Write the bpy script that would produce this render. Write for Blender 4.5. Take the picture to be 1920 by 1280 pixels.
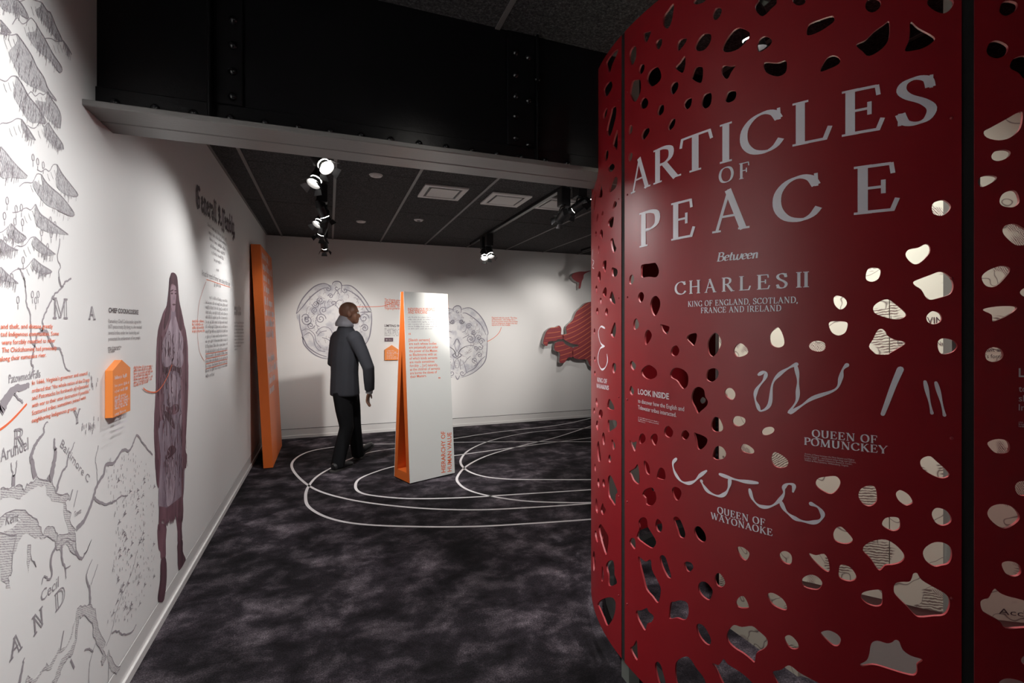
import bpy, bmesh, math, random
import numpy as np
from mathutils import Vector, Matrix
from mathutils.geometry import delaunay_2d_cdt
random.seed(7)
sc = bpy.context.scene
for o in list(bpy.data.objects): bpy.data.objects.remove(o)
COL = sc.collection
R_ = math.radians
# ------------------------------------------------------------------ camera
F, YAW, HY, H = 911.4, 0.3595, 619.15, 1.5           # focal px, yaw, horizon row, eye height
SN, CS = math.sin(YAW), math.cos(YAW)
cam = bpy.data.objects.new('camera', bpy.data.cameras.new('camera')); COL.objects.link(cam)
cam.location = (0, 0, H); cam.rotation_euler = (math.pi/2, 0, -YAW)
cam.data.sensor_width = 36; cam.data.lens = F*36/1920
cam.data.shift_y = -(640-HY)/1920
cam.data.clip_start = .02
sc.camera = cam
# ------------------------------------------------------------------ world, exposure
w = bpy.data.worlds.new('world'); sc.world = w; w.use_nodes = True
w.node_tree.nodes['Background'].inputs[0].default_value = (.05, .05, .055, 1)
w.node_tree.nodes['Background'].inputs[1].default_value = .3
vs = sc.view_settings
vs.view_transform = 'Standard'; vs.look = 'None'; vs.gamma = 1; vs.use_curve_mapping = False
vs.exposure = 0.0
WARM, COOL = (1, .945, .89), (1, .985, .97)
GAIN = 4.05
# the room's track lamps, some of them added: (x, y, aim point, watts, cone deg, blend, colour, track id); z follows the ceiling
LAMPS = [
 # front ceiling tracks (over and beside the camera position)
 (.50, .80, (-.80, 1.15, 1.75), 56, 86, 1, COOL, 'front'),
 (.50, .15, (-.80, 1.6, .8), 22, 84, 1, COOL, 'front'),
 (.50, 1.35, (.35, 2.7, 0), 27, 76, 1, COOL, 'front'),
 # track beside the long white wall
 (-.06, 3.20, (1.25, 1.65, .6), 34, 70, 1, COOL, 'long'),  # added lamp, brightens the left part of the red panels
 (-.06, 3.50, (-.80, 2.75, .9), 13, 110, 1, COOL, 'long'),
 (-.06, 4.55, (.75, 5.35, .7), 26, 70, .9, COOL, 'long'),
 (-.06, 4.85, (-.80, 4.2, 1.25), 18, 84, 1, COOL, 'long'),
 (-.06, 5.40, (-.62, 6.3, 1.3), 5, 80, 1, COOL, 'long'),
 (-.06, 6.30, (.1, 7.38, 1.1), 9, 90, 1, WARM, 'long'),
 # track across the middle of the far room
 (1.97, 3.30, (.95, 4.9, .75), 40, 62, 1, COOL, 'middle'),  # added lamp, out of sight behind the enclosure, brightens the stand's face
 (1.97, 3.62, (.65, 7.38, 1.0), 84, 46, .9, WARM, 'middle'),
 (1.97, 3.92, (2.05, 7.38, 1.0), 70, 46, .9, WARM, 'middle'),
 (1.97, 6.10, (2.3, 4.6, 0), 12, 80, 1, WARM, 'middle'),
 (1.97, 6.32, (1.6, 4.4, 0), 12, 80, 1, WARM, 'middle'),
 # track near the red relief
 (3.80, 6.30, (3.2, 7.38, 1.5), 8, 80, 1, WARM, 'side'),
 (3.80, 4.90, (3.4, 7.38, 1.2), 22, 70, 1, WARM, 'side'),
 # small track above the enclosure
 (1.55, 1.45, (1.9, 1.65, .9), 34, 110, 1, COOL, 'inner'),
 (1.55, 1.15, (2.2, 1.2, 1.1), 9, 110, 1, COOL, 'inner'),
]
# ------------------------------------------------------------------ pixel -> place
WX, BY = -.805, 7.385                  # left wall face, back wall face
CX, CY, RC = 2.415, 1.714, 1.242       # red enclosure: centre, radius
def ray(px, py):
    u = (px-960)/F
    return Vector((SN+CS*u, CS-SN*u, -(py-HY)/F))
def P(px, py, d):                      # point at view depth d
    r = ray(px, py); return Vector((r.x*d, r.y*d, H+r.z*d))
def on_left(px, py):
    r = ray(px, py); t = WX/r.x; return (r.y*t, H+r.z*t)
def on_back(px, py):
    r = ray(px, py); t = BY/r.y; return (r.x*t, H+r.z*t)
def on_floor(px, py, z=0):
    r = ray(px, py); t = (z-H)/r.z; return (r.x*t, r.y*t)
def on_cyl(px, py):                    # (arc length, z) on the outside of the enclosure
    px = max(px, 1108.9)
    r = ray(px, py); a = r.x**2+r.y**2; b = r.x*CX+r.y*CY
    q = max(b*b-a*(CX*CX+CY*CY-RC*RC), 0); t = (b-math.sqrt(q))/a
    th = math.atan2(r.y*t-CY, r.x*t-CX) % (2*math.pi)
    return (th*RC, H+r.z*t)
def S_left(p, off=0): return (WX+off, p[0], p[1])
def S_back(p, off=0): return (p[0], BY-off, p[1])
def S_floor(p, off=0): return (p[0], p[1], off)
def S_cyl(p, off=0):
    th = p[0]/RC; r = RC+off
    return (CX+r*math.cos(th), CY+r*math.sin(th), p[1])
def S_frame(o, ex, ey):                # a flat face with origin and two axes
    o, ex, ey = Vector(o), Vector(ex).normalized(), Vector(ey).normalized(); n = ex.cross(ey)
    return lambda p, off=0: tuple(o+ex*p[0]+ey*p[1]+n*off)
# ------------------------------------------------------------------ materials
MATS = {}
def mat(name, col, rough=.6, spec=.5, metal=0, emit=0, coat=0):
    m = bpy.data.materials.new(name); m.use_nodes = True; b = m.node_tree.nodes['Principled BSDF']
    b.inputs['Base Color'].default_value = (*col, 1); b.inputs['Roughness'].default_value = rough
    b.inputs['Specular IOR Level'].default_value = spec; b.inputs['Metallic'].default_value = metal
    if coat: b.inputs['Coat Weight'].default_value = coat; b.inputs['Coat Roughness'].default_value = .12
    if emit: b.inputs['Emission Color'].default_value = (*col, 1); b.inputs['Emission Strength'].default_value = emit
    MATS[name] = m; return m
def nodes(m):
    nt = m.node_tree; return nt, nt.nodes, nt.links, nt.nodes['Principled BSDF']
def tex(m, kind, scale, stretch=(1, 1, 1), coord='Object', **kw):
    nt, N, L, b = nodes(m)
    tc = N.new('ShaderNodeTexCoord'); mp = N.new('ShaderNodeMapping'); mp.inputs['Scale'].default_value = stretch
    t = N.new(kind); t.inputs['Scale'].default_value = scale
    for k, v in kw.items():
        if k in t.inputs: t.inputs[k].default_value = v
    L.new(tc.outputs[coord], mp.inputs[0]); L.new(mp.outputs[0], t.inputs['Vector'])
    return t
def ramp(m, sock, stops):
    nt, N, L, b = nodes(m); r = N.new('ShaderNodeValToRGB'); e = r.color_ramp.elements
    while len(e) < len(stops): e.new(.5)
    for k, (p, c) in enumerate(stops): e[k].position = p; e[k].color = (*c, 1)
    L.new(sock, r.inputs[0]); return r
def bump(m, sock, strength, dist=.002):
    nt, N, L, b = nodes(m); bp = N.new('ShaderNodeBump'); bp.inputs['Strength'].default_value = strength
    bp.inputs['Distance'].default_value = dist; L.new(sock, bp.inputs['Height']); L.new(bp.outputs[0], b.inputs['Normal'])
def mix(m, a, bb, fac, mode='MIX'):
    nt, N, L, b = nodes(m); x = N.new('ShaderNodeMix'); x.data_type = 'RGBA'; x.blend_type = mode
    for s, v in ((x.inputs[6], a), (x.inputs[7], bb), (x.inputs[0], fac)):
        if hasattr(v, 'links'): L.new(v, s)
        else: s.default_value = v if not isinstance(v, tuple) else (*v, 1)
    return x.outputs[2]
m = mat('white_wall', (.80, .797, .79), .55)
bump(m, tex(m, 'ShaderNodeTexNoise', 220, Detail=2).outputs[0], .05, .001)
mat('skirting_white', (.72, .71, .70), .35)
mat('groove_black', (.02, .02, .02), .8)
# carpet: dark plum pile with cloudy lighter patches
m = mat('carpet', (.03, .025, .03), .95, .15)
nt, N, L, b = nodes(m)
n1 = tex(m, 'ShaderNodeTexNoise', 4.0, (1, 1.15, 1), Detail=6, Roughness=.66, Distortion=.15)
n2 = tex(m, 'ShaderNodeTexNoise', 150, Detail=3, Roughness=.7)
n3 = tex(m, 'ShaderNodeTexNoise', .9, (1, 1, 1), Detail=2)
r1 = ramp(m, n1.outputs[0], [(.36, (.009, .0072, .0092)), (.49, (.028, .0235, .0285)), (.60, (.085, .073, .083)), (.72, (.19, .168, .183))])
r2 = ramp(m, n2.outputs[0], [(.3, (.25, .25, .25)), (.5, (.95, .93, .95)), (.72, (2.2, 2.1, 2.2))])
r3 = ramp(m, n3.outputs[0], [(.38, (.40, .40, .40)), (.62, (1.35, 1.35, 1.35))])
c = mix(m, r1.outputs[0], r2.outputs[0], 1.0, 'MULTIPLY'); c = mix(m, c, r3.outputs[0], 1.0, 'MULTIPLY')
L.new(c, b.inputs['Base Color']); bump(m, n2.outputs[0], .9, .006)
mat('line_white', (.72, .69, .70), .8)
m = mat('ceiling_tile', (.02, .02, .021), .9, .2)
nt, N, L, b = nodes(m); n2 = tex(m, 'ShaderNodeTexNoise', 95, Detail=4, Roughness=.75)
r = ramp(m, n2.outputs[0], [(.35, (.014, .014, .0145)), (.55, (.062, .059, .06)), (.75, (.18, .172, .172))])
L.new(r.outputs[0], b.inputs['Base Color']); bump(m, n2.outputs[0], .8, .004)
mat('grid_bar', (.16, .15, .145), .5)
mat('void_black', (.008, .008, .008), .9)
m = mat('beam_paint', (.006, .006, .007), .3, .3)
nz = tex(m, 'ShaderNodeTexNoise', 14, Detail=6, Roughness=.7); bump(m, nz.outputs[0], .35, .004)
m = mat('flange_lit_paint', (.17, .163, .158), .36, .6)  # grey base colour stands in for wall light reflected by the black paint
nz = tex(m, 'ShaderNodeTexNoise', 28, (1, 2, 1), Detail=7, Roughness=.75); bump(m, nz.outputs[0], .35, .003)
m = mat('red_panel', (.25, .007, .012), .42, .55)
bump(m, tex(m, 'ShaderNodeTexNoise', 400, Detail=1).outputs[0], .03, .0005)
mat('red_edge', (.28, .03, .036), .5)
mat('vinyl_white', (.78, .76, .81), .5)
mat('vinyl_pale', (.62, .56, .58), .5)
mat('orange', (.80, .17, .028), .42)
mat('orange_dark', (.62, .10, .015), .5)
mat('plaque_orange', (.86, .26, .05), .45)
mat('stand_white', (.80, .81, .775), .42)
mat('ink_orange', (.80, .16, .06), .6)
mat('ink_dark', (.06, .035, .045), .6)
mat('ink_grey', (.30, .28, .29), .6)
mat('ink_map', (.33, .30, .325), .6)
mat('ink_pale', (.40, .37, .40), .6)
mat('ink_badge', (.24, .23, .28), .6)
mat('ink_red', (.55, .12, .06), .6)
mat('black_metal', (.012, .012, .013), .38)
mat('black_gloss', (.01, .01, .012), .2)
mat('steel_edge', (.5, .5, .5), .25, metal=1)
mat('vent_white', (.62, .60, .58), .5)
mat('vent_dark', (.06, .06, .06), .6)
mat('lens_glow', (1, .95, .88), .3, emit=60)
mat('lens_off', (.5, .5, .5), .1)
mat('relief_grey', (.45, .44, .43), .6)
mat('relief_red', (.30, .05, .058), .5)
mat('relief_line', (.75, .22, .10), .5)
mat('column_grey', (.42, .42, .385), .6); mat('post_grey', (.13, .14, .125), .6)
mat('plaque_plum', (.10, .05, .07), .5)
# engraved shading: fine hatch of ink on the wall's white
def engraved(name, ink, white, scale, stretch, rot=0, cover=.5):
    m = mat(name, white, .6); nt, N, L, b = nodes(m)
    wv = tex(m, 'ShaderNodeTexWave', scale, stretch, Distortion=3.5, Detail=2)
    wv.inputs['Detail Scale'].default_value = 2.5
    wv.bands_direction = 'DIAGONAL'
    nz = tex(m, 'ShaderNodeTexNoise', 26, (1, 1, 1), Detail=4, Roughness=.7)
    a = N.new('ShaderNodeMath'); a.operation = 'ADD'; L.new(wv.outputs['Fac'], a.inputs[0]); L.new(nz.outputs[0], a.inputs[1])
    r = ramp(m, a.outputs[0], [(cover-.12, ink), (cover+.22, tuple(.55*i+.45*j for i, j in zip(ink, white))), (min(cover+.55, 1), white)])
    L.new(r.outputs[0], b.inputs['Base Color']); return m
engraved('engraved_mountain', (.29, .28, .30), (.56, .55, .56), 70, (1, 1, .45), cover=.70)
engraved('engraved_coast', (.36, .33, .36), (.70, .69, .68), 60, (1, .6, 1.6), cover=.62)
m = mat('badge_wash', (.56, .56, .60), .6); nt, N, L, b = nodes(m)
nz = tex(m, 'ShaderNodeTexNoise', 9, Detail=4); L.new(ramp(m, nz.outputs[0], [(.34, (.52, .52, .57)), (.55, (.74, .735, .745))]).outputs[0], b.inputs['Base Color'])
# cream map print of the column
m = mat('map_print', (.70, .735, .60), .6); nt, N, L, b = nodes(m)
nz = tex(m, 'ShaderNodeTexNoise', 3.2, Detail=3, Roughness=.5)
mm = N.new('ShaderNodeMath'); mm.operation = 'PINGPONG'; mm.inputs[1].default_value = .07; L.new(nz.outputs[0], mm.inputs[0])
cl = ramp(m, mm.outputs[0], [(.0, (.15, .12, .10)), (.0045, (.70, .735, .60))])
wv = tex(m, 'ShaderNodeTexWave', 45, (1, 1, 1.3), Distortion=4, Detail=2); wv.bands_direction = 'DIAGONAL'
pz = tex(m, 'ShaderNodeTexNoise', 6.5, Detail=2); pm = ramp(m, pz.outputs[0], [(.54, (0, 0, 0)), (.57, (1, 1, 1))])
wv2 = tex(m, 'ShaderNodeTexWave', 60, (1.2, -1.2, 1), Distortion=6, Detail=2); wv2.bands_direction = 'DIAGONAL'
sel = ramp(m, tex(m, 'ShaderNodeTexNoise', 4.0, Detail=0).outputs[0], [(.49, (0, 0, 0)), (.5, (1, 1, 1))])
ht0 = ramp(m, wv.outputs['Fac'], [(.42, (.22, .18, .15)), (.55, (.70, .735, .60))]); ht1 = ramp(m, wv2.outputs['Fac'], [(.5, (.24, .20, .17)), (.62, (.66, .65, .55))])
ht_ = mix(m, ht0.outputs[0], ht1.outputs[0], sel.outputs[0])
L.new(mix(m, cl.outputs[0], ht_, pm.outputs[0]), b.inputs['Base Color'])
# painted portrait tones with streaky brush work
def brush(name, a, bb, sc_=18, st=(1, 1, .12)):
    m = mat(name, a, .65); nt, N, L, b = nodes(m)
    nz = tex(m, 'ShaderNodeTexNoise', sc_, st, Detail=5, Roughness=.65, Distortion=.6)
    L.new(ramp(m, nz.outputs[0], [(.35, a), (.65, bb)]).outputs[0], b.inputs['Base Color'])
brush('paint_plum', (.075, .028, .042), (.21, .095, .125))
brush('paint_shawl', (.13, .055, .078), (.27, .15, .185), 14)
brush('paint_skirt', (.16, .105, .145), (.34, .265, .32), 9, (1, 1, .35))
brush('paint_pale', (.24, .165, .21), (.46, .37, .43), 16, (1, 1, .3))
brush('paint_dark', (.045, .016, .026), (.13, .055, .075), 22)
mat('paint_skin', (.34, .225, .27), .65)
# clothes
m = mat('wool_coat', (.045, .046, .054), .9, .2); bump(m, tex(m, 'ShaderNodeTexNoise', 60, Detail=4).outputs[0], .3, .004)
m = mat('trouser_black', (.008, .008, .009), .9, .15); bump(m, tex(m, 'ShaderNodeTexNoise', 12, Detail=3).outputs[0], .3, .01)
mat('scarf_grey', (.30, .30, .33), .9, .2)
mat('skin', (.22, .105, .066), .40)
mat('shoe_black', (.018, .017, .018), .45)
mat('sole_grey', (.05, .048, .046), .7)
mat('eye_white', (.7, .68, .65), .2)
mat('cuff_grey', (.35, .36, .38), .8)
# ------------------------------------------------------------------ object helpers
def link(name, me, m, parent=None, **props):
    o = bpy.data.objects.new(name, me); COL.objects.link(o)
    if m and not me.materials: me.materials.append(MATS[m])
    if parent: o.parent = parent
    for k, v in props.items(): o[k] = v
    return o
def mesh(name, vs_, fs): 
    me = bpy.data.meshes.new(name); me.from_pydata([tuple(v) for v in vs_], [], fs); me.update(); return me
def smooth(me, ang=None):
    for p in me.polygons: p.use_smooth = True
    if ang:
        try: me.set_sharp_from_angle(angle=R_(ang))
        except Exception: pass
def thing(name, label, cat, loc=(0, 0, 0), group=None, rz=0):
    o = bpy.data.objects.new(name, None); COL.objects.link(o); o.location = loc; o.rotation_euler = (0, 0, rz)
    o.empty_display_size = .05; o['label'] = label; o['category'] = cat
    if group: o['group'] = group
    return o
def put(o, parent):                       # parent keeping world placement (parents carry no scale)
    o.parent = parent; o.matrix_parent_inverse = pm_(parent).inverted(); return o
def pm_(p):
    mw = Matrix.LocRotScale(p.location, p.rotation_euler, None)
    return (pm_(p.parent) @ p.matrix_parent_inverse @ mw) if p.parent else mw
def bm_box(bm, c, s, rot=None):
    mtx = Matrix.LocRotScale(Vector(c), rot, Vector(s))
    return bmesh.ops.create_cube(bm, size=1, matrix=mtx)['verts']
def bm_cyl(bm, a, b_, r1, r2=None, seg=16, caps=True):
    a, b_ = Vector(a), Vector(b_); d = b_-a
    q = d.to_track_quat('Z', 'Y'); mtx = Matrix.Translation((a+b_)/2) @ q.to_matrix().to_4x4()
    bmesh.ops.create_cone(bm, cap_ends=caps, segments=seg, radius1=r1, radius2=r1 if r2 is None else r2, depth=d.length, matrix=mtx)
def bm_mesh(bm, name, bev=0, sm=None):
    if bev: bmesh.ops.bevel(bm, geom=[e for e in bm.edges], offset=bev, segments=1, affect='EDGES', profile=.5)
    bmesh.ops.recalc_face_normals(bm, faces=bm.faces)
    me = bpy.data.meshes.new(name); bm.to_mesh(me); bm.free()
    if sm: smooth(me, sm)
    return me
def box(name, lo, hi, m, parent=None, bev=0, **props):
    bm = bmesh.new(); bm_box(bm, [(a+b_)/2 for a, b_ in zip(lo, hi)], [b_-a for a, b_ in zip(lo, hi)])
    o = link(name, bm_mesh(bm, name, bev), m, None, **props)
    if parent: put(o, parent)
    return o
def prism(name, pts, depth_vec, m, parent=None, **props):     # extrude a polygon
    n = len(pts); d = Vector(depth_vec); v = [Vector(p) for p in pts]+[Vector(p)+d for p in pts]
    f = [list(range(n))[::-1], list(range(n, 2*n))]+[[i, (i+1) % n, n+(i+1) % n, n+i] for i in range(n)]
    me = mesh(name, v, f); bm = bmesh.new(); bm.from_mesh(me); bmesh.ops.recalc_face_normals(bm, faces=bm.faces); bm.to_mesh(me); bm.free()
    o = link(name, me, m, None, **props)
    if parent: put(o, parent)
    return o
# ------------------------------------------------------------------ 2-D ink: ribbons, fills, lettering
def cat(pts, closed=False, sub=5):
    p = [np.array(q, float) for q in pts]; n = len(p); out = []
    if n < 3: return [tuple(q) for q in p]
    for i in range(n if closed else n-1):
        a = p[(i-1) % n] if closed or i else p[0]; b_ = p[i]; c = p[(i+1) % n]; d = p[(i+2) % n] if closed or i+2 < n else p[-1]
        for k in range(sub):
            t = k/sub
            out.append(tuple(.5*((2*b_)+(c-a)*t+(2*a-5*b_+4*c-d)*t*t+(3*b_-a-3*c+d)*t**3)))
    if not closed: out.append(tuple(p[-1]))
    return out
def in_poly(X, Y, poly):
    p = np.array(poly); x0, y0 = p[:, 0], p[:, 1]; x1, y1 = np.roll(x0, -1), np.roll(y0, -1)
    c = np.zeros(X.shape, bool)
    for a, b_, d, e in zip(x0, y0, x1, y1):
        if b_ == e: continue
        c ^= ((b_ > Y) != (e > Y)) & (X < (d-a)*(Y-b_)/(e-b_)+a)
    return c
class Ink:
    def __init__(s): s.v, s.f, s.k, s.off = [], [], 0, []
    def add(s, vs_, fs):
        b0 = len(s.v); s.v += [tuple(v) for v in vs_]; s.f += [[b0+i for i in f] for f in fs]
        s.off += [(s.k % 9)*.00004]*len(vs_); s.k += 1
    def ribbon(s, pts, wd, closed=False):
        n = len(pts)
        if n < 2: return
        ws = wd if isinstance(wd, (list, tuple)) else [wd]*n
        vs_ = []
        for i, (x, y) in enumerate(pts):
            a = pts[i-1] if (i or closed) else pts[i]; b_ = pts[(i+1) % n] if (i < n-1 or closed) else pts[i]
            dx, dy = b_[0]-a[0], b_[1]-a[1]; l = math.hypot(dx, dy) or 1
            h_ = ws[i]/2; vs_ += [(x-dy/l*h_, y+dx/l*h_), (x+dy/l*h_, y-dx/l*h_)]
        fs = [[2*i, 2*i+1, 2*i+3, 2*i+2] for i in range(n-1)]
        if closed: fs.append([2*n-2, 2*n-1, 1, 0])
        s.add(vs_, fs)
    def poly(s, pts):
        if len(pts) < 6: s.add(pts, [list(range(len(pts)))]); return
        n = len(pts); V2, _, F2 = delaunay_2d_cdt([Vector(p) for p in pts], [(i, (i+1) % n) for i in range(n)], [], 0, 1e-6)[:3]
        V = np.array([tuple(v) for v in V2]); C = np.array([V[list(f)].mean(0) for f in F2]); k = in_poly(C[:, 0], C[:, 1], pts)
        s.add([tuple(v) for v in V], [list(f) for f, q in zip(F2, k) if q])
    def build(s, name, surf, m, parent=None, off=.0006, **props):
        me = mesh(name, [surf(p, off+o) for p, o in zip(s.v, s.off)], s.f)
        bm = bmesh.new(); bm.from_mesh(me)
        bmesh.ops.triangulate(bm, faces=[f for f in bm.faces if len(f.verts) > 4]); bm.to_mesh(me); bm.free()
        o = link(name, me, m, None, **props)
        if parent: put(o, parent)
        return o
# sans lettering with the built-in face
_tc = {}
def sans(string, bold=0.0):
    key = (string, bold)
    if key in _tc: return _tc[key]
    cu = bpy.data.curves.new('txt', 'FONT'); cu.body = string; cu.size = 1; cu.resolution_u = 2; cu.offset = bold; cu.fill_mode = 'FRONT'
    ob = bpy.data.objects.new('txt', cu); COL.objects.link(ob)
    me = bpy.data.meshes.new_from_object(ob.evaluated_get(bpy.context.evaluated_depsgraph_get()))
    v = [(a.co.x, a.co.y) for a in me.vertices]; f = [list(p.vertices) for p in me.polygons]
    bpy.data.objects.remove(ob); bpy.data.curves.remove(cu); bpy.data.meshes.remove(me)
    xs = [a[0] for a in v] or [0, 1]; _tc[key] = (v, f, min(xs), max(xs)); return _tc[key]
def put_text(ink, string, a, b_, cap, bold=0.0):      # baseline from a to b (surface metres), capital height cap
    v, f, x0, x1 = sans(string, bold)
    dx, dy = b_[0]-a[0], b_[1]-a[1]; l = math.hypot(dx, dy); ex = (dx/l, dy/l); ey = (-ex[1], ex[0]); k = l/(x1-x0); hh = cap/.70
    ink.add([(a[0]+ex[0]*(x-x0)*k+ey[0]*y*hh, a[1]+ex[1]*(x-x0)*k+ey[1]*y*hh) for x, y in v], f)
def greek(ink, a, b_, cap, seed):                      # a line of type too small to read: word-like rows of ticks
    rnd = random.Random(seed); dx, dy = b_[0]-a[0], b_[1]-a[1]; l = math.hypot(dx, dy); ex = (dx/l, dy/l); ey = (-ex[1], ex[0])
    pos = 0; left = rnd.randint(2, 8); st = cap*.62
    while pos < l:
        if left <= 0: pos += st; left = rnd.randint(2, 9); continue
        h_ = cap*(1 if rnd.random() < .25 else .68); lo = -cap*.25 if rnd.random() < .12 else 0
        q = lambda x, y: (a[0]+ex[0]*x+ey[0]*y, a[1]+ex[1]*x+ey[1]*y)
        wd = st*rnd.choice((.34, .5, .62))
        ink.add([q(pos, lo), q(pos+wd, lo), q(pos+wd, h_), q(pos, h_)], [[0, 1, 2, 3]]); pos += st; left -= 1
# serif capitals drawn with a broad nib
T, t_ = .155, .055
def Ls(x0, y0, x1, y1, wd): return ('l', [(x0+(x1-x0)*i/5, y0+(y1-y0)*i/5) for i in range(6)], wd)
def Cs(*pts, closed=False): return ('c', cat(pts, closed, 4), closed)
def Ss(x, y, hw=.135): yy = .02 if y < .5 else y-.02; return Ls(x-hw, yy, x+hw, yy, .048)
st = lambda x: [Ls(x, 0, x, 1, T), Ss(x, 0), Ss(x, 1)]
GL = {
'A': (.88, [Ls(.12, 0, .43, 1, .075), Ls(.40, 1, .76, 0, T), Ls(.24, .36, .60, .36, t_), Ss(.12, 0, .11), Ss(.77, 0, .13)]),
'B': (.74, st(.2)+[Cs((.2, .97), (.44, .96), (.58, .85), (.57, .66), (.44, .54), (.2, .53)), Cs((.2, .53), (.46, .53), (.66, .42), (.65, .14), (.46, .03), (.2, .03))]),
'C': (.84, [Cs((.75, .74), (.66, .91), (.48, .975), (.26, .89), (.11, .66), (.11, .34), (.26, .10), (.50, .025), (.68, .10), (.79, .26)), Ls(.745, 1, .755, .72, .06)]),
'D': (.86, st(.2)+[Cs((.2, .97), (.46, .96), (.70, .82), (.78, .5), (.70, .18), (.46, .04), (.2, .03))]),
'E': (.76, st(.2)+[Ls(.2, .97, .62, .97, .06), Ls(.2, .52, .50, .52, .055), Ls(.2, .03, .66, .03, .06), Ls(.62, .99, .645, .77, .07), Ls(.505, .66, .505, .38, .07), Ls(.63, .01, .71, .26, .075)]),
'F': (.70, st(.2)+[Ls(.2, .97, .62, .97, .06), Ls(.2, .50, .50, .50, .055), Ls(.62, .99, .645, .75, .07), Ls(.505, .64, .505, .36, .07)]),
'G': (.88, [Cs((.75, .74), (.66, .91), (.48, .975), (.26, .89), (.11, .66), (.11, .34), (.26, .10), (.50, .025), (.74, .10)), Ls(.745, 1, .755, .72, .06), Ls(.74, .42, .74, .05, T), Ss(.74, .44, .13)]),
'H': (.98, st(.2)+st(.78)+[Ls(.2, .52, .78, .52, .055)]),
'I': (.42, st(.21)),
'K': (.86, st(.2)+[Ls(.22, .42, .66, 1, .065), Ls(.36, .60, .76, 0, T), Ss(.68, 1, .11), Ss(.78, 0, .12)]),
'L': (.72, st(.2)+[Ls(.2, .03, .62, .03, .06), Ls(.60, .01, .69, .30, .08)]),
'M': (1.1, [Ls(.18, 0, .20, 1, .065), Ls(.20, 1, .54, .04, T), Ls(.54, .04, .88, 1, .065), Ls(.89, 1, .91, 0, T), Ss(.17, 0, .11), Ss(.92, 0, .13), Ss(.15, 1, .10), Ss(.93, 1, .11)]),
'N': (.96, [Ls(.2, 0, .2, 1, .065), Ls(.2, 1, .78, 0, T), Ls(.78, 0, .78, 1, .065), Ss(.2, 0, .12), Ss(.16, 1, .12), Ss(.78, 1, .12)]),
'O': (.90, [Cs((.45, .975), (.2, .86), (.1, .5), (.2, .14), (.45, .025), (.7, .14), (.8, .5), (.7, .86), closed=True)]),
'P': (.70, st(.2)+[Cs((.2, .97), (.44, .96), (.62, .86), (.62, .60), (.44, .47), (.2, .47))]),
'Q': (.90, [Cs((.45, .975), (.2, .86), (.1, .5), (.2, .14), (.45, .025), (.7, .14), (.8, .5), (.7, .86), closed=True), Cs((.40, .05), (.6, -.14), (.92, -.2))]),
'R': (.84, st(.2)+[Cs((.2, .97), (.42, .96), (.60, .86), (.59, .64), (.42, .52), (.2, .51)), Ls(.40, .52, .74, 0, T), Ss(.79, 0, .10)]),
'S': (.66, [Cs((.54, .74), (.50, .91), (.34, .975), (.17, .91), (.12, .76), (.22, .61), (.44, .46), (.56, .29), (.49, .09), (.33, .025), (.17, .08), (.10, .27)), Ls(.555, .99, .55, .72, .055), Ls(.095, .28, .09, .02, .055)]),
'T': (.80, [Ls(.40, 0, .40, 1, T), Ss(.40, 0), Ls(.07, .97, .73, .97, .06), Ls(.09, .99, .05, .74, .065), Ls(.71, .99, .76, .74, .065)]),
'U': (.90, [Cs((.2, 1), (.2, .34), (.27, .10), (.46, .03), (.64, .1), (.72, .34), (.72, 1)), Ss(.2, 1), Ss(.72, 1, .11)]),
'V': (.84, [Ls(.1, 1, .44, 0, T), Ls(.42, 0, .76, 1, .065), Ss(.1, 1, .12), Ss(.76, 1, .1)]),
'W': (1.16, [Ls(.1, 1, .36, 0, T), Ls(.36, 0, .60, 1, .065), Ls(.56, 1, .82, 0, T), Ls(.82, 0, 1.06, 1, .065), Ss(.1, 1, .11), Ss(.58, 1, .1), Ss(1.06, 1, .09)]),
'Y': (.84, [Ls(.1, 1, .42, .45, T), Ls(.76, 1, .42, .45, .065), Ls(.42, .5, .42, 0, T), Ss(.42, 0), Ss(.1, 1, .11), Ss(.76, 1, .1)]),
'e': (.48, [Cs((.12, .33), (.40, .38), (.42, .52), (.28, .62), (.12, .50), (.10, .22), (.22, .03), (.44, .13))]),
't': (.40, [Cs((.20, .88), (.17, .3), (.2, .05), (.38, .09)), Ls(.03, .60, .38, .62, t_)]),
'w': (.80, [Cs((.06, .62), (.12, .12), (.22, .03), (.36, .16), (.42, .62)), Cs((.40, .3), (.46, .06), (.56, .03), (.70, .2), (.76, .66))]),
'n': (.56, [Ls(.14, 0, .16, .62, T), Cs((.15, .4), (.28, .60), (.40, .56), (.43, .3), (.46, .02))]),
',': (.24, [Cs((.09, .10), (.15, .0), (.07, -.16))]), '.': (.24, [Ls(.12, 0, .12, .1, .12)]), ' ': (.4, []),
}
def nib(pts, closed, k=1.0):
    ws = []; n = len(pts)
    for i in range(n):
        a = pts[i-1] if (i or closed) else pts[0]; b_ = pts[(i+1) % n] if (i < n-1 or closed) else pts[-1]
        ws.append(k*(t_+(T-t_)*abs(math.sin(math.atan2(b_[1]-a[1], b_[0]-a[0])-R_(14)))**1.2))
    return ws
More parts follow.
